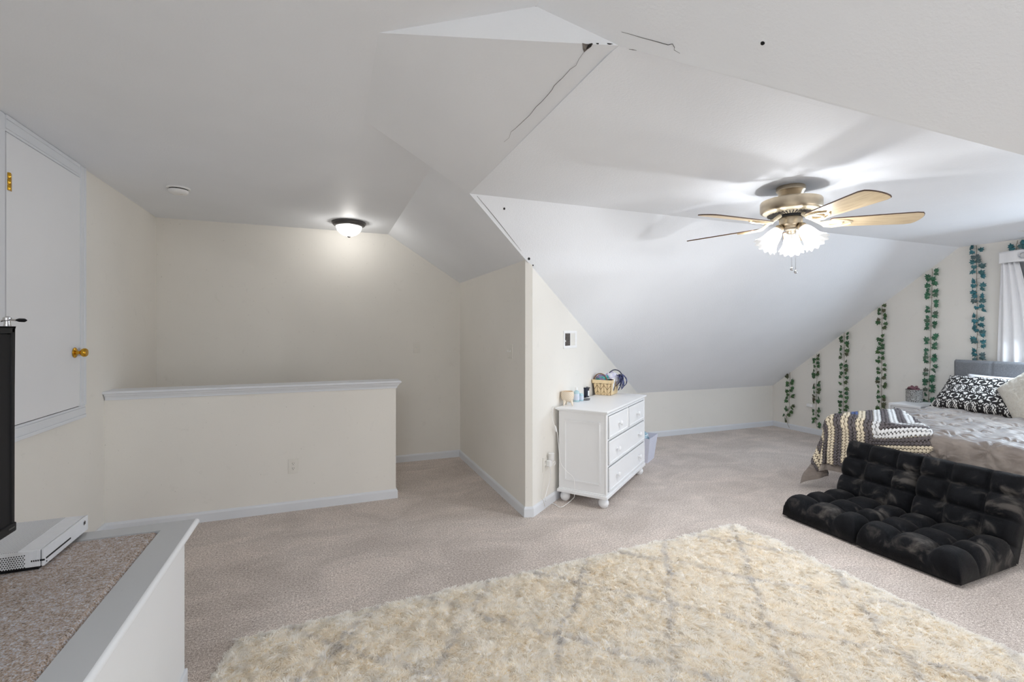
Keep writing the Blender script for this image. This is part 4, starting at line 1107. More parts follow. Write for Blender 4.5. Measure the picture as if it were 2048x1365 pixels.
xu = TX0 + (TX1 - TX0) * iu / NU; yu = TY0 + (TY1 - TY0) * iv / NV
bb_ = yu - 0.62 * np.maximum(0, xu - 4.12)
aa_ = (4.15 - xu) - 0.20 * (yu - 2.18)
u1.data.foreach_set('uv', np.stack([(aa_ - 0.015) / 0.105, (bb_ - 2.545) / 0.125], 1).astype(np.float32).ravel())
u2.data.foreach_set('uv', np.stack([xu - 4.15, yu - 2.0], 1).astype(np.float32).ravel())
tag(to, 'striped cream and grey crochet throw over the bed corner', 'throw')
if not me.vertices: pass
bm = bmesh.new(); bm.from_mesh(me); bmesh.ops.delete(bm, geom=[v for v in bm.verts if not v.link_faces], context='VERTS'); bm.to_mesh(me); bm.free()
md = to.modifiers.new('solid', 'SOLIDIFY'); md.thickness = 0.010; md.offset = 1

# pillows
def pillow(name, label, loc, size, thick, rotm, mat, seed=0, furry=0.0, sharp=3.2):
    o = thing(name, label, 'pillow', loc)
    w2, h2 = size[0] / 2, size[1] / 2
    def side(sgn):
        def f(u, v):
            a, b = 2 * u - 1, 2 * v - 1
            edge = (1 - abs(a) ** sharp) * (1 - abs(b) ** sharp)
            pin = 1 - 0.07 * (1 - abs(b) ** 2) * abs(a) ** 4
            pin2 = 1 - 0.07 * (1 - abs(a) ** 2) * abs(b) ** 4
            z = sgn * thick / 2 * max(0, edge) ** 0.55
            z += 0.010 * mnoise.noise(Vector((a * 2.1 + seed, b * 2.1, sgn))) * edge + furry * 0.012 * mnoise.noise(Vector((a * 16, b * 16, seed)))
            return (a * w2 * pin, b * h2 * pin2, z)
        return f
    mb = MB().grid(side(1), 44, 36).grid(side(-1), 44, 36)
    c = mb.build('cover', mat, o, smooth=True, angle=180)
    c.matrix_local = rotm
    return o
def basis(xd, yd):
    x = Vector(xd).normalized(); y = (Vector(yd) - x * Vector(yd).dot(x)).normalized(); z = x.cross(y)
    return Matrix(((x.x, y.x, z.x, 0), (x.y, y.y, z.y, 0), (x.z, y.z, z.z, 0), (0, 0, 0, 1)))
M['pillow_white'] = simple('white_pillowcase', S(238, 238, 242), 0.85, 0, 0.02)
def damask():
    t = NT('black_white_damask'); co = t.coord('Object')
    sx = t.n('ShaderNodeSeparateXYZ'); t.l(co, sx.inputs[0])
    def ping(v, per): return t.math('PINGPONG', t.math('ADD', v, 10 * per), per)
    px_, py_ = ping(sx.outputs[0], 0.075), ping(sx.outputs[1], 0.095)
    cb = t.n('ShaderNodeCombineXYZ'); t.l(px_, cb.inputs[0]); t.l(py_, cb.inputs[1])
    f = t.noise(15.0, 1.6, 0.5, cb.outputs[0], 1.6)
    f2 = t.noise(34.0, 1.0, 0.5, cb.outputs[0], 2.2)
    k = t.math('FRACT', t.math('ADD', t.math('MULTIPLY', f, 4.2), t.math('MULTIPLY', f2, 0.55)))
    t.col(t.ramp(k, [(0.0, S(34, 31, 32)), (0.40, S(34, 31, 32)), (0.45, S(236, 234, 230)), (0.93, S(240, 238, 235)), (1.0, S(34, 31, 32))])); t.rough(0.8); return t.m
M['damask'] = damask()
def fur_mat():
    t = NT('cream_faux_fur'); co = t.coord('Object')
    t.col(t.ramp(t.noise(60, 4, 0.7, co, 1.0), [(0.3, S(228, 219, 202)), (0.7, S(251, 246, 234))])); t.rough(0.95)
    t.b.inputs['Sheen Weight'].default_value = 0.4; t.bump(t.noise(150, 4, 0.7, co, 0.8), 0.8, 0.012); return t.m
M['fur'] = fur_mat()
pillow('bed_pillow', 'plain white pillow leaning against the grey headboard', (5.985, 2.45, 0.80), (0.72, 0.40), 0.15, basis((0, -1, 0), (0.35, 0, 0.9)), M['pillow_white'], 1.0)
pillow('damask_pillow', 'black and white damask pillow leaning on the white pillow', (5.82, 2.59, 0.805), (0.72, 0.44), 0.17, basis((-0.10, -1, 0.0), (0.62, -0.05, 0.62)), M['damask'], 2.0)
pillow('fur_pillow', 'cream faux fur pillow tilted in front of the damask pillow', (5.66, 2.15, 0.865), (0.50, 0.50), 0.20, basis((-0.05, -0.75, 0.60), (0.42, 0.42, 0.62)), M['fur'], 3.0, 1.0)

# ------------------------------------------------------------------ nightstand and pot
NX0, NX1, NY0, NY1, NZ = 5.76, 6.215, 3.06, 3.365, 0.63
ns = thing('nightstand', 'small white open nightstand between the bed and the vines', 'nightstand', ((NX0 + NX1) / 2, (NY0 + NY1) / 2, 0))
nx, ny = NX1 - NX0, NY1 - NY0
MB().box((0, 0, NZ - 0.011), (nx, ny, 0.022)).build('top_board', M['white_furniture'], ns, bevel=0.002)
for s_ in (-1, 1): MB().box((0, s_ * (ny / 2 - 0.009), (NZ - 0.022) / 2), (nx - 0.002, 0.018, NZ - 0.022)).build('side_panel', M['white_furniture'], ns, bevel=0.001)
MB().box((nx / 2 - 0.006, 0, (NZ - 0.022) / 2), (0.008, ny - 0.036, NZ - 0.03)).build('back_panel', M['white_furniture'], ns)
for zz in (0.06, 0.34): MB().box((0, 0, zz), (nx - 0.016, ny - 0.036, 0.018)).build('shelf', M['white_furniture'], ns)
MB().box((-nx / 2 + 0.03, 0, NZ - 0.050), (0.012, ny - 0.036, 0.05)).build('top_rail', M['white_furniture'], ns)
MB().lathe([(0, 0), (0.005, 0), (0.005, 0.002), (0, 0.002)], 12, T(-nx / 2 + 0.024, ny / 2 - 0.045, NZ - 0.05) @ Matrix.Rotation(-PI / 2, 4, 'Y')).build('cable_hole', M['dark'], ns)
pp = atZ(1820, 804.5, NZ)
pp.x = min(pp.x + 0.075, 6.14)
pot = thing('patterned_pot', 'grey patterned cylinder pot on the white nightstand', 'pot', (pp.x, pp.y, NZ))
t = NT('grey_filigree'); co = t.coord('Object')
v_ = t.n('ShaderNodeTexVoronoi', feature='DISTANCE_TO_EDGE'); v_.inputs['Scale'].default_value = 75; t.l(co, v_.inputs['Vector'])
t.col(t.ramp(v_.outputs[0], [(0.08, S(176, 174, 170)), (0.2, S(84, 82, 80))])); t.rough(0.5); t.bump(v_.outputs[0], -0.5, 0.004); M['filigree'] = t.m
MB().lathe([(0, 0), (0.070, 0), (0.074, 0.003), (0.074, 0.125), (0.077, 0.128), (0.077, 0.136), (0.070, 0.136), (0.070, 0.118), (0, 0.116)], 36).build('pot_body', M['filigree'], pot, smooth=True)
M['maroon'] = simple('dusty_maroon_knit', S(112, 78, 84), 0.9, 0, 0.2, 60)
sk = thing('scrunchies', 'dusty maroon bundled fabric heaped in the patterned pot', 'fabric', (pp.x, pp.y, NZ + 0.118))
for k in range(5):
    a = k * 1.256 + 0.3; q = 0.034 if k < 4 else 0.0
    MB().tube([(q * math.cos(a) + 0.021 * math.cos(b), q * math.sin(a) + 0.021 * math.sin(b), 0.022 + 0.005 * (k % 3) + 0.008 * math.sin(2 * b + k) + (0.015 if k == 4 else 0)) for b in np.linspace(0, 2 * PI, 15)[:-1]], 0.013, 8, closed=True).build('scrunchie', M['maroon'], sk, smooth=True)

# ------------------------------------------------------------------ curtain, rod, window
win = thing('window_1', None, None); win['kind'] = 'structure'
MB().box((XV - 0.003, 1.75, 1.55), (0.004, 1.36, 1.26)).build('window_pane', simple('shaded_window_glass', S(150, 154, 160), 0.15), win)
for (yy, zz, sy, sz) in ((1.75, 2.20, 1.50, 0.07), (1.75, 0.90, 1.50, 0.07), (1.035, 1.55, 0.07, 1.26), (2.465, 1.55, 0.07, 1.26)):
    MB().box((XV - 0.005, yy, zz), (0.010, sy, sz)).build('window_frame', M['trim'], win, bevel=0.003)
rod = thing('curtain_rod', 'silver curtain rod above the window', 'curtain rod', (6.20, 1.75, 2.135))
MB().tube([(0, -0.92, 0), (0, 0.84, 0)], 0.009, 10).build('rod', M['chrome'], rod, smooth=True)
for yy in (-0.85, 0.78): MB().box((0.03, yy, 0), (0.056, 0.012, 0.012)).build('bracket', M['chrome'], rod)
M['curtain'] = simple('white_curtain_cloth', S(240, 240, 242), 0.85, 0, 0.015, 20, 0.08, 300)
M['grey_curtain'] = simple('grey_cloth', S(128, 130, 134), 0.85, 0, 0.04, 20, 0.08, 300)
cu = thing('curtain', 'white grommet curtain gathered beside the window', 'curtain', (6.203, 0, 0))
def cpt(u, v):
    z = 0.30 + (2.085 - 0.30) * v
    k = (v ** 1.5)
    yl = 2.665 - 0.045 * k; yr = 2.36 + 0.125 * max(0, min(1, (v - 0.35) / 0.65)) ** 2
    y = yl + (yr - yl) * u
    x = 0.020 * math.sin(u * PI * 2 * 3.4 + 0.6) * (0.8 + 0.4 * (1 - v)) + 0.006 * math.sin(u * 23)
    return (x * 0.7 + 0.008, y, z)
MB().grid(cpt, 80, 50).build('panel', M['curtain'], cu, smooth=True, solid=0.003, angle=180)
def hpt(u, v):
    y = 2.625 - 1.25 * u; z = 2.083 + 0.112 * v
    return (0.010 * math.sin(u * PI * 13 + 0.9) - 0.020, y, z)
MB().grid(hpt, 160, 5).build('header', M['curtain'], cu, smooth=True, solid=0.003, angle=180)
for k in range(4):
    y = 2.445 - k * 0.30
    MB().tube([(-0.032, y + 0.026 * math.cos(a), 2.137 + 0.026 * math.sin(a)) for a in np.linspace(0, 2 * PI, 25)[:-1]], 0.006, 8, closed=True).build('grommet', M['chrome'], cu, smooth=True)
gcu = thing('grey_panel', 'grey panel behind the white curtain', 'curtain', (6.238, 0, 0))  # plain grey cloth sheet just behind the white panel
MB().grid(lambda u, v: (0.006 * math.sin(u * 60), 2.50 - 1.45 * u, 0.62 + 1.46 * v), 120, 10).build('panel', M['grey_curtain'], gcu, smooth=True, angle=180)

# ------------------------------------------------------------------ ivy garlands
def leaf_mesh(name, seed):
    rr = random.Random(seed)
    outline = [(0.0, -0.30), (0.22, -0.42), (0.50, -0.12), (0.34, 0.02), (0.40, 0.30), (0.16, 0.26), (0.0, 0.62), (-0.16, 0.26), (-0.40, 0.30), (-0.34, 0.02), (-0.50, -0.12), (-0.22, -0.42)]
    vs = [(0, 0, 0.10)]
    for x, y in outline:
        vs.append((x * (1 + rr.uniform(-.08, .08)), y * (1 + rr.uniform(-.08, .08)), 0.06 * rr.uniform(-1, 1) - 0.14 * abs(x) - 0.10 * max(0, y)))
    n = len(outline)
    me = bpy.data.meshes.new(name); me.from_pydata(vs, [], [(0, 1 + i, 1 + (i + 1) % n) for i in range(n)]); me.update()
    return me
def leaf_mat(name, stops):
    t = NT(name); oi = t.n('ShaderNodeObjectInfo'); t.col(t.ramp(oi.outputs['Random'], stops)); t.rough(0.5); return t.m
M['leaf_green'] = leaf_mat('ivy_green', [(0.0, S(58, 92, 44)), (0.35, S(44, 84, 52)), (0.6, S(62, 104, 58)), (0.85, S(70, 84, 50)), (1.0, S(84, 78, 58))])
M['leaf_mid'] = leaf_mat('ivy_blue_green', [(0.0, S(44, 92, 66)), (0.5, S(56, 112, 82)), (0.85, S(70, 108, 84)), (1.0, S(88, 92, 80))])
M['leaf_blue_lit'] = leaf_mat('ivy_blue_lit', [(0.0, S(40, 96, 104)), (0.4, S(48, 116, 128)), (0.7, S(62, 108, 112)), (1.0, S(86, 96, 98))])  # blue daylight from the window is put into this leaf colour
M['stem'] = simple('brown_vine_stem', S(122, 108, 88), 0.7)
LM = {k: [leaf_mesh('leaf', 10 + i) for i in range(4)] for k in ('leaf_green', 'leaf_mid', 'leaf_blue_lit')}
for k, l in LM.items():
    for me in l: me.materials.append(M[k])
def garland(label, stem_px, leaves_px, mat, conv, lsize):
    XW = XV - 0.022
    sp_ = [atX(*conv(*q), XW) for q in stem_px]
    base = Vector((XV, sp_[-1].y, sp_[-1].z))
    o = thing('ivy_garland', label, 'garland', base, 0, 'artificial ivy strands on the bedroom wall')
    path = smoothpath(sp_, 6)
    rr = random.Random(len(leaves_px) * 7 + 1)
    for p in path: p.y += 0.003 * rr.uniform(-1, 1)
    st_ = MB().tube([p - base for p in path], 0.0022, 5)
    for q in leaves_px:
        c = atX(*conv(*q), XW - 0.008)
        k = min(path, key=lambda w_: abs(w_.z - (c.z - 0.01)))
        st_.tube([k - base, (k + c) / 2 + Vector((-0.006, 0, -0.006)) - base, c - base], 0.0011, 4)
    st_.build('stem', M['stem'], o, smooth=True)
    for i, q in enumerate(leaves_px):
        c = atX(*conv(*q), XW - 0.010)
        k = min(path, key=lambda w_: abs(w_.z - c.z))
        up = 1 if (i % 2 == 0) else -1
        side_ = 1 if c.y < k.y else -1
        me = rr.choice(LM[mat]); l = bpy.data.objects.new('leaf', me); C.objects.link(l); l.parent = o
        s_ = lsize * rr.uniform(0.85, 1.15)
        # leaf plane faces the room (-X): local x -> -Y (viewer's right), local y -> up, local z -> -X
        m = Matrix(((0, 0, -1, 0), (-1, 0, 0, 0), (0, 1, 0, 0), (0, 0, 0, 1)))
        roll = rr.uniform(-0.5, 0.5) + (0 if up > 0 else PI) - side_ * 0.5 * up
        l.matrix_local = T(*(c - base)) @ m @ Rz(roll) @ Matrix.Rotation(rr.uniform(-0.5, 0.3), 4, 'X') @ Matrix.Rotation(rr.uniform(-0.6, 0.6), 4, 'Y') @ Matrix.Diagonal((s_, s_, s_, 1))
    return o
c6 = lambda x, y: (1540 + x / 5.9375, 640 + y / 5.9375)
c7 = lambda x, y: (1660 + x / 5.25, 600 + y / 5.25)
c8 = lambda x, y: (1820 + x / 4.553, 520 + y / 4.553)
cA = lambda x, y: (1840 + x / 7.582, 440 + y / 7.582)
VA = [(200, 655), (200, 680), (265, 725), (256, 755), (205, 750), (203, 778), (265, 810), (250, 840), (200, 848), (210, 890), (270, 900), (262, 920), (195, 925), (190, 965), (187, 1040), (188, 1068), (275, 1025), (255, 1052), (252, 1098), (160, 1130), (222, 1130), (178, 1175), (185, 1205)]
garland('shortest ivy strand, nearest the low knee wall', [(236, 625), (238, 760), (230, 950), (232, 1030), (210, 1120), (197, 1200), (228, 1285)], VA, 'leaf_green', c6, 0.059)
VB = [(573, 423), (568, 465), (522, 472), (518, 500), (568, 512), (572, 553), (527, 553), (517, 602), (566, 622), (563, 650), (516, 650), (516, 683), (582, 740), (575, 775), (517, 775), (518, 805), (582, 828), (573, 865), (520, 862), (516, 907), (574, 930), (570, 968), (517, 945), (513, 978), (577, 1055), (578, 1088), (510, 1080), (512, 1118), (572, 1140), (543, 1175), (513, 1182), (510, 1212), (585, 1240), (583, 1272)]
garland('second ivy strand from the knee wall, by the wall plug', [(555, 405), (556, 700), (550, 1000), (548, 1180), (556, 1275)], VB, 'leaf_green', c6, 0.057)
VC = [(182, 352), (178, 397), (112, 397), (115, 432), (178, 455), (178, 485), (113, 492), (108, 520), (180, 535), (170, 573), (113, 573), (104, 605), (167, 645), (166, 693), (115, 680), (110, 715), (170, 735), (163, 772), (117, 772), (102, 810), (174, 820), (163, 868), (104, 880), (174, 937), (170, 982), (108, 970), (113, 1013), (175, 1030), (165, 1068), (103, 1075), (104, 1108), (172, 1125), (162, 1157), (103, 1155), (104, 1190)]
garland('third ivy strand from the knee wall, above the throw', [(150, 345), (149, 700), (145, 1000), (143, 1215), (142, 1290)], VC, 'leaf_green', c7, 0.057)
VD = [(572, 60), (563, 112), (512, 107), (513, 145), (575, 165), (573, 195), (506, 208), (502, 240), (585, 250), (570, 292), (551, 375), (509, 415), (543, 425), (516, 460), (551, 480), (549, 505), (509, 512), (498, 550), (549, 560), (508, 607), (552, 610), (502, 648), (572, 685), (570, 733), (502, 725), (507, 765), (576, 790), (565, 820), (500, 828), (497, 862), (577, 885), (569, 915), (502, 912), (502, 965), (507, 1020), (562, 1020), (563, 1048), (508, 1068), (564, 1095), (557, 1125), (497, 1135), (494, 1162)]
garland('fourth ivy strand from the knee wall, left of the nightstand', [(548, 55), (546, 400), (542, 900), (540, 1200)], VD, 'leaf_green', c7, 0.056)
VE = [(240, 95), (237, 128), (160, 150), (157, 182), (207, 175), (225, 217), (160, 235), (158, 277), (158, 315), (152, 345), (232, 283), (231, 320), (237, 380), (235, 417), (157, 438), (157, 470), (234, 483), (228, 512), (155, 523), (153, 555), (225, 578), (217, 607), (155, 591), (150, 620), (238, 688), (220, 715), (148, 725), (147, 755), (226, 768), (219, 803), (147, 820), (142, 853), (222, 875), (218, 907), (142, 888), (141, 925), (230, 970), (211, 1008), (144, 1003), (138, 1040), (202, 1063), (194, 1095), (137, 1102), (134, 1130), (204, 1155), (201, 1192), (136, 1180), (138, 1225), (208, 1275), (132, 1290), (196, 1300)]
garland('fifth ivy strand from the knee wall, beside the damask pillow', [(203, 80), (196, 400), (190, 650), (180, 1000), (168, 1305)], VE, 'leaf_mid', c8, 0.058)
conv_id = lambda x, y: (x, y)
VF = [cA(*q) for q in ((778, 420), (785, 495), (925, 450), (795, 572), (798, 640), (868, 560), (880, 620), (815, 718), (943, 700), (795, 790), (932, 800), (955, 855), (803, 935), (808, 1005), (955, 985), (940, 1050), (810, 1093), (820, 1155), (935, 1153), (817, 1235), (947, 1225), (850, 1335), (935, 1310))] + [c8(*q) for q in ((668, 460), (578, 510), (590, 560), (653, 540), (645, 597), (580, 612), (600, 643), (660, 655), (660, 688), (573, 720), (583, 745), (665, 745), (665, 788), (580, 825), (582, 862), (660, 863), (658, 893), (583, 912))]
garland('ivy strand tinted with blue window light between the headboard and the curtain', [cA(860, 388), cA(860, 900), c8(610, 500), c8(610, 760), c8(608, 950)], VF, 'leaf_blue_lit', conv_id, 0.059)
VG = [cA(*q) for q in ((1380, 400), (1385, 455), (1560, 330), (1540, 395), (1572, 405), (1500, 520), (1400, 560))]
garland('ivy strand tinted with blue window light hanging behind the curtain header', [cA(1480, 312), cA(1465, 400), cA(1462, 600)], VG, 'leaf_blue_lit', conv_id, 0.059)
ap = atX(1621.5, 812, XV)
o = thing('plug_adapter', 'white adapter plugged in low on the vine wall', 'plug')
m_ = frame_on(ap, (-1, 0, 0))
MB().box((0, -0.016, 0.006), (0.085, 0.032, 0.046), m_).build('adapter_body', M['white_plastic'], o, bevel=0.006)
MB().box((0, -0.003, -0.01), (0.072, 0.006, 0.117), m_).build('cover_plate', M['plate'], o, bevel=0.002)
MB().tube(smoothpath([m_ @ Vector(q) for q in ((0.01, -0.02, -0.018), (0.012, -0.02, -0.05), (0.03, -0.012, -0.07), (0.05, -0.01, -0.075))]), 0.002, 6).build('cable', M['plate'], o, smooth=True)

# ------------------------------------------------------------------ black floor chairs
def plush():
    t = NT('black_plush_velvet'); co = t.coord('Object')
    f = t.noise(5.5, 4, 0.6, co, 1.2)
    r = t.ramp(f, [(0.40, S(9, 10, 14)), (0.54, S(20, 21, 25)), (0.60, S(50, 48, 47)), (0.70, S(82, 78, 75))])
    t.col(r); t.rough(0.7); t.b.inputs['Sheen Weight'].default_value = 0.25; t.b.inputs['Sheen Roughness'].default_value = 0.35
    t.b.inputs['Sheen Tint'].default_value = S(150, 146, 142)
    t.b.inputs['Specular IOR Level'].default_value = 0.15
    t.bump(t.noise(160, 3, 0.65, co, 1.0), 0.5, 0.006)
    return t.m
M['plush'] = plush()
def pad(xs, ys, t0, amp, edge=0.045):
    """puffed pad over [0,xs[-1]]x[0,ys[-1]]; cells delimited by xs, ys"""
    X1, Y1_ = xs[-1], ys[-1]
    def cellf(c, lims):
        for i in range(len(lims) - 1):
            if c <= lims[i + 1] + 1e-9:
                k = (c - lims[i]) / (lims[i + 1] - lims[i]); return max(0.0, 1 - abs(2 * k - 1) ** 2.8) ** 0.5
        return 0.0
    def top(u, v):
        x, y = X1 * u, Y1_ * v
        f = min(cellf(x, xs), 1) * min(cellf(y, ys), 1)
        ed = min(x, X1 - x, y, Y1_ - y)
        k = 1 - max(0, 1 - ed / edge) ** 2
        k = math.sqrt(max(0, k))
        z = t0 * k + amp * (f ** 0.9) + 0.006 * mnoise.noise(Vector((x * 9, y * 9, amp * 90)))*k
        bul = 0.018 * (1 - k)
        return (x, y, z)
    mb = MB().grid(top, 66, 66)
    mb.grid(lambda u, v: (X1 * u, Y1_ * (1 - v), 0.0 - 0.0), 66, 66)
    return mb
def floor_chair(label, loc, rz, wid, lean):
    o = thing('floor_chair', label, 'floor chair', loc, rz, 'black plush floor chairs')
    # local x: from the seat front to the back; local y: across (0..wid)
    cols = [0, wid * 0.30, wid * 0.66, wid]
    se = pad([0, 0.20, 0.385, 0.60], cols, 0.080, 0.075, 0.05).build('seat', M['plush'], o, smooth=True, angle=180)
    se.matrix_local = T(0, -wid, 0.018)
    bk_ = pad([0, 0.09, 0.235, 0.38, 0.53], cols, 0.070, 0.060, 0.05).build('backrest', M['plush'], o, smooth=True, angle=180)
    # backrest local x runs up the back, local z faces the sitter
    an = lean
    m = Matrix(((math.cos(an), 0, -math.sin(an), 0), (0, 1, 0, 0), (math.sin(an), 0, math.cos(an), 0), (0, 0, 0, 1)))
    bk_.matrix_local = T(0.61, -wid, 0.02) @ m
    MB().box((0.30, -wid / 2, 0.012), (0.56, wid - 0.05, 0.024)).build('underside', M['black_plastic'], o, bevel=0.01)
    MB().tube([(0.59, -0.03, 0.045), (0.59, -wid + 0.03, 0.045)], 0.028, 12).build('hinge_tube', M['plush'], o, smooth=True)
    return o
floor_chair('black plush floor chair in front of the hanging throw corner', (3.25, 2.640, 0), -0.02, 0.545, math.radians(67))
floor_chair('black plush floor chair in front of the bare bed foot', (3.235, 2.090, 0), 0.02, 0.555, math.radians(67))

# ------------------------------------------------------------------ shag rug
RX0, RX1, RY0, RY1 = -0.40, 2.76, 0.15, 2.615
RROT = 0.045
rug = thing('shag_rug', 'cream shag rug with faint grey diamond lines on the carpet', 'rug', (0, 0, 0))
def rug_inside(x, y):
    # plan outline measured on the floor: far edge from (-0.36,2.49) to (2.70,2.64)
    yfar = 2.485 + (x + 0.36) / 3.06 * 0.145
    xl = np.maximum(-0.47, -0.375 - (2.49 - y) * 0.22)
    xr = 2.80 - np.maximum(0, y - 2.3) * 0.1
    return np.minimum(np.minimum(yfar - y, x - xl), xr - x)
N = 62000
rng = np.random.default_rng(5)
gx, gy = np.meshgrid(np.arange(-0.5, 2.9, 0.0185), np.arange(0.35, 2.75, 0.0185))
gx = gx.ravel() + rng.uniform(-.007, .007, gx.size); gy = gy.ravel() + rng.uniform(-.007, .007, gy.size)
ins = rug_inside(gx, gy); corner = np.hypot(np.maximum(0, gx - 2.68), np.maximum(0, gy - 2.52))
ok = (ins > 0.0) & ~((gx > 2.68) & (gy > 2.52) & (corner > 0.11))
# keep what the camera (and a step to the side) could see
dv = gx * math.sin(YAW) + gy * math.cos(YAW)
ok &= dv > 1.45
gx, gy, ins = gx[ok], gy[ok], ins[ok]
n = gx.size
def vnoise(x, y, s, seed):
    r = np.random.default_rng(seed); g = r.uniform(-1, 1, (256, 256))
    X, Y = x * s + 50, y * s + 50; i, j = np.floor(X).astype(int), np.floor(Y).astype(int)
    fx_, fy_ = X - i, Y - j; fx_ = fx_ * fx_ * (3 - 2 * fx_); fy_ = fy_ * fy_ * (3 - 2 * fy_)
    a = g[i % 256, j % 256]; b = g[(i + 1) % 256, j % 256]; c = g[i % 256, (j + 1) % 256]; d = g[(i + 1) % 256, (j + 1) % 256]
    return (a * (1 - fx_) + b * fx_) * (1 - fy_) + (c * (1 - fx_) + d * fx_) * fy_
lean_x = 0.45 * vnoise(gx, gy, 16, 1) + 0.85 * vnoise(gx, gy, 44, 2) + 0.25 * vnoise(gx, gy, 4, 7)
lean_y = 0.45 * vnoise(gx, gy, 16, 3) + 0.85 * vnoise(gx, gy, 44, 4) - 0.25
hgt = 0.027 + 0.006 * vnoise(gx, gy, 22, 5) + 0.004 * vnoise(gx, gy, 5, 9)
# diamond trellis of greyer yarn
ca, sa_ = math.cos(0.05), math.sin(0.05)
ux, uy = gx * ca + gy * sa_, -gx * sa_ + gy * ca
wv = 0.05 * vnoise(gx, gy, 5, 8)
t1 = np.abs(((ux / 0.62 + uy / 0.72 + wv + 100.1) % 1) - 0.5) * 0.47
t2 = np.abs(((ux / 0.62 - uy / 0.72 + wv + 100.35) % 1) - 0.5) * 0.47
line = np.clip(1 - np.minimum(t1, t2) / 0.022, 0, 1)
hgt = hgt * (1 - 0.35 * line)
NB = 20
bxs = np.repeat(gx, NB); bys = np.repeat(gy, NB); m_ = bxs.size
ang = rng.uniform(0, 2 * PI, m_); rad = np.sqrt(rng.uniform(0, 1, m_)) * 0.0085
rx, ry = bxs + rad * np.cos(ang), bys + rad * np.sin(ang)
hh = np.repeat(hgt, NB) * rng.uniform(0.72, 1.1, m_)
lx = np.repeat(lean_x, NB) * 0.030 + rng.normal(0, 0.005, m_) + np.cos(ang) * rad * 1.1
ly = np.repeat(lean_y, NB) * 0.030 + rng.normal(0, 0.005, m_) + np.sin(ang) * rad * 1.1
wd = rng.uniform(0.0014, 0.0024, m_)
fa = np.arctan2(lx, -ly) + rng.normal(0, 0.5, m_); wx, wy = np.cos(fa) * wd, np.sin(fa) * wd
def pile_h(x, y):
    e = np.clip(rug_inside(x, y) / 0.03, 0, 1)
    return 0.004 + np.sqrt(e) * (0.016 + 0.0060 * vnoise(x, y, 22, 21) + 0.0095 * np.abs(vnoise(x, y, 42, 22)) - 0.004)
z0_ = pile_h(rx, ry) - 0.004
tl_ = rng.uniform(0.6, 1.0, m_)
P = np.empty((m_, 5, 3), np.float32)
P[:, 0] = np.stack([rx - wx, ry - wy, z0_], 1); P[:, 1] = np.stack([rx + wx, ry + wy, z0_], 1)
P[:, 2] = np.stack([rx + lx * .42 - wx, ry + ly * .42 - wy, z0_ + 0.012 * tl_], 1); P[:, 3] = np.stack([rx + lx * .42 + wx, ry + ly * .42 + wy, z0_ + 0.012 * tl_], 1)
P[:, 4] = np.stack([rx + lx, ry + ly, z0_ + 0.018 * tl_], 1)
base_i = (np.arange(m_) * 5)[:, None]
tri = np.concatenate([base_i + np.array([0, 1, 3]), base_i + np.array([0, 3, 2]), base_i + np.array([2, 3, 4])], 1).reshape(-1, 3).astype(np.int32)
me = bpy.data.meshes.new('pile')
me.vertices.add(m_ * 5); me.vertices.foreach_set('co', P.ravel())
me.loops.add(tri.size); me.loops.foreach_set('vertex_index', tri.ravel())
me.polygons.add(len(tri)); me.polygons.foreach_set('loop_start', np.arange(0, tri.size, 3, dtype=np.int32)); me.polygons.foreach_set('loop_total', np.full(len(tri), 3, np.int32))
me.update()
tip_a = np.array((0.99, 0.985, 0.975)); tip_b = np.array((0.98, 0.94, 0.87)); root_c = np.array((0.965, 0.89, 0.76)); line_c = np.array((0.74, 0.72, 0.72))
mixb = np.clip(0.40 + 0.8 * vnoise(gx, gy, 30, 11) + 0.3 * vnoise(gx, gy, 6, 12), 0, 1)[:, None]
edge_w = np.clip(1 - ins / 0.12, 0, 1)[:, None]
mixb = mixb * (1 - 0.8 * edge_w)
lw = (line * (0.65 + 0.5 * vnoise(gx, gy, 20, 13)))[:, None].clip(0, 1) * 0.85
tipc = (tip_a * (1 - mixb) + tip_b * mixb) * (1 - lw) + line_c * lw
rootc = (root_c * (1 - edge_w * 0.6) + tip_a * edge_w * 0.6) * (1 - lw) + line_c * lw * 0.9
jit = rng.uniform(0.96, 1.02, m_)[:, None]
tipc = np.clip(np.repeat(tipc, NB, 0) * jit, 0, 0.99); rootc = np.clip(np.repeat(rootc, NB, 0) * jit, 0, 0.99)
col4 = np.ones((m_, 5, 4), np.float32); col4[:, :2, :3] = rootc[:, None, :]; col4[:, 2:4, :3] = (tipc * 0.6 + rootc * 0.4)[:, None, :]; col4[:, 4, :3] = tipc
att = me.color_attributes.new('yarn', 'FLOAT_COLOR', 'POINT'); att.data.foreach_set('color', col4.ravel())
t = NT('shag_yarn')
at_ = t.n('ShaderNodeVertexColor'); at_.layer_name = 'yarn'
t.l(at_.outputs[0], t.b.inputs['Base Color']); t.rough(0.9); t.b.inputs['Specular IOR Level'].default_value = 0.1
tl = t.n('ShaderNodeBsdfTranslucent'); t.l(at_.outputs[0], tl.inputs[0]); mx = t.n('ShaderNodeMixShader'); mx.inputs[0].default_value = 0.5
t.l(t.b.outputs[0], mx.inputs[1]); t.l(tl.outputs[0], mx.inputs[2]); t.l(mx.outputs[0], t.out.inputs[0])
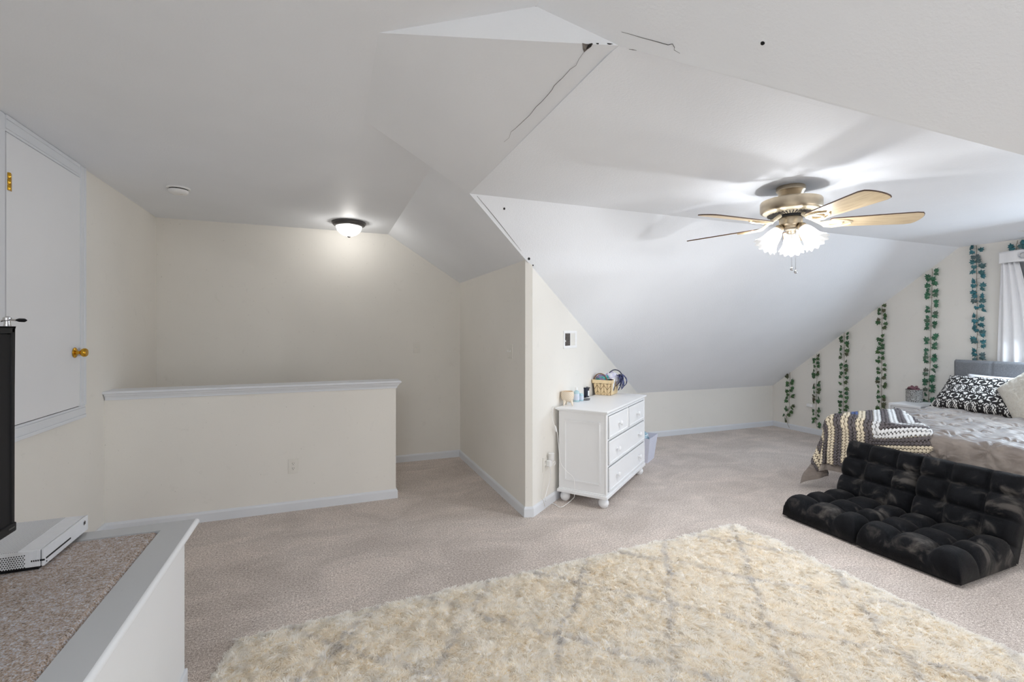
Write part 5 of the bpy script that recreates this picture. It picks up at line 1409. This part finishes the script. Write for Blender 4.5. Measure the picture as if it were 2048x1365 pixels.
M['yarn'] = t.m; me.materials.append(M['yarn'])
po = bpy.data.objects.new('pile', me); C.objects.link(po); po.parent = rug; po['kind'] = 'stuff'
outl = [(-0.47, 2.06), (-0.47, 0.4), (2.80, 0.4), (2.80, 2.45), (2.77, 2.55), (2.68, 2.635), (-0.36, 2.487)]
GNX, GNY = 300, 210
bxx = np.linspace(-0.47, 2.84, GNX + 1); byy = np.linspace(0.4, 2.66, GNY + 1)
BXX, BYY = np.meshgrid(bxx, byy)
bz_ = pile_h(BXX.ravel(), BYY.ravel()); bin_ok = rug_inside(BXX.ravel(), BYY.ravel()) > -0.004
cr_ = np.hypot(np.maximum(0, BXX.ravel() - 2.68), np.maximum(0, BYY.ravel() - 2.52)); bin_ok &= ~((BXX.ravel() > 2.68) & (BYY.ravel() > 2.52) & (cr_ > 0.112))
pb = MB(); pb.v = [tuple(q) for q in np.stack([BXX.ravel(), BYY.ravel(), bz_], 1).tolist()]
idx = np.arange((GNX + 1) * (GNY + 1)).reshape(GNY + 1, GNX + 1)
quads = np.stack([idx[:-1, :-1], idx[:-1, 1:], idx[1:, 1:], idx[1:, :-1]], -1).reshape(-1, 4)
quads = quads[bin_ok[quads].all(1)]
pb.f = [tuple(q) for q in quads.tolist()]
t = NT('shag_pile_base'); co = t.coord('Object')
t.col(t.ramp(t.noise(48, 4, 0.65, co, 0.8), [(0.34, S(236, 220, 190)), (0.5, S(247, 241, 231)), (0.64, S(252, 250, 248))])); t.rough(0.95); t.b.inputs['Specular IOR Level'].default_value = 0.05
t.bump(t.noise(170, 3, 0.7, co, 1.5), 0.5, 0.008)
pbo = pb.build('pile_base', t.m, rug, smooth=True, fix=False, angle=180); pbo['kind'] = 'stuff'
bm = bmesh.new(); bm.from_mesh(pbo.data); bmesh.ops.delete(bm, geom=[v for v in bm.verts if not v.link_faces], context='VERTS'); bm.to_mesh(pbo.data); bm.free()
MB().prism(outl, 0.002, 0.005).build('backing', simple('rug_backing', S(246, 236, 214), 0.9), rug)
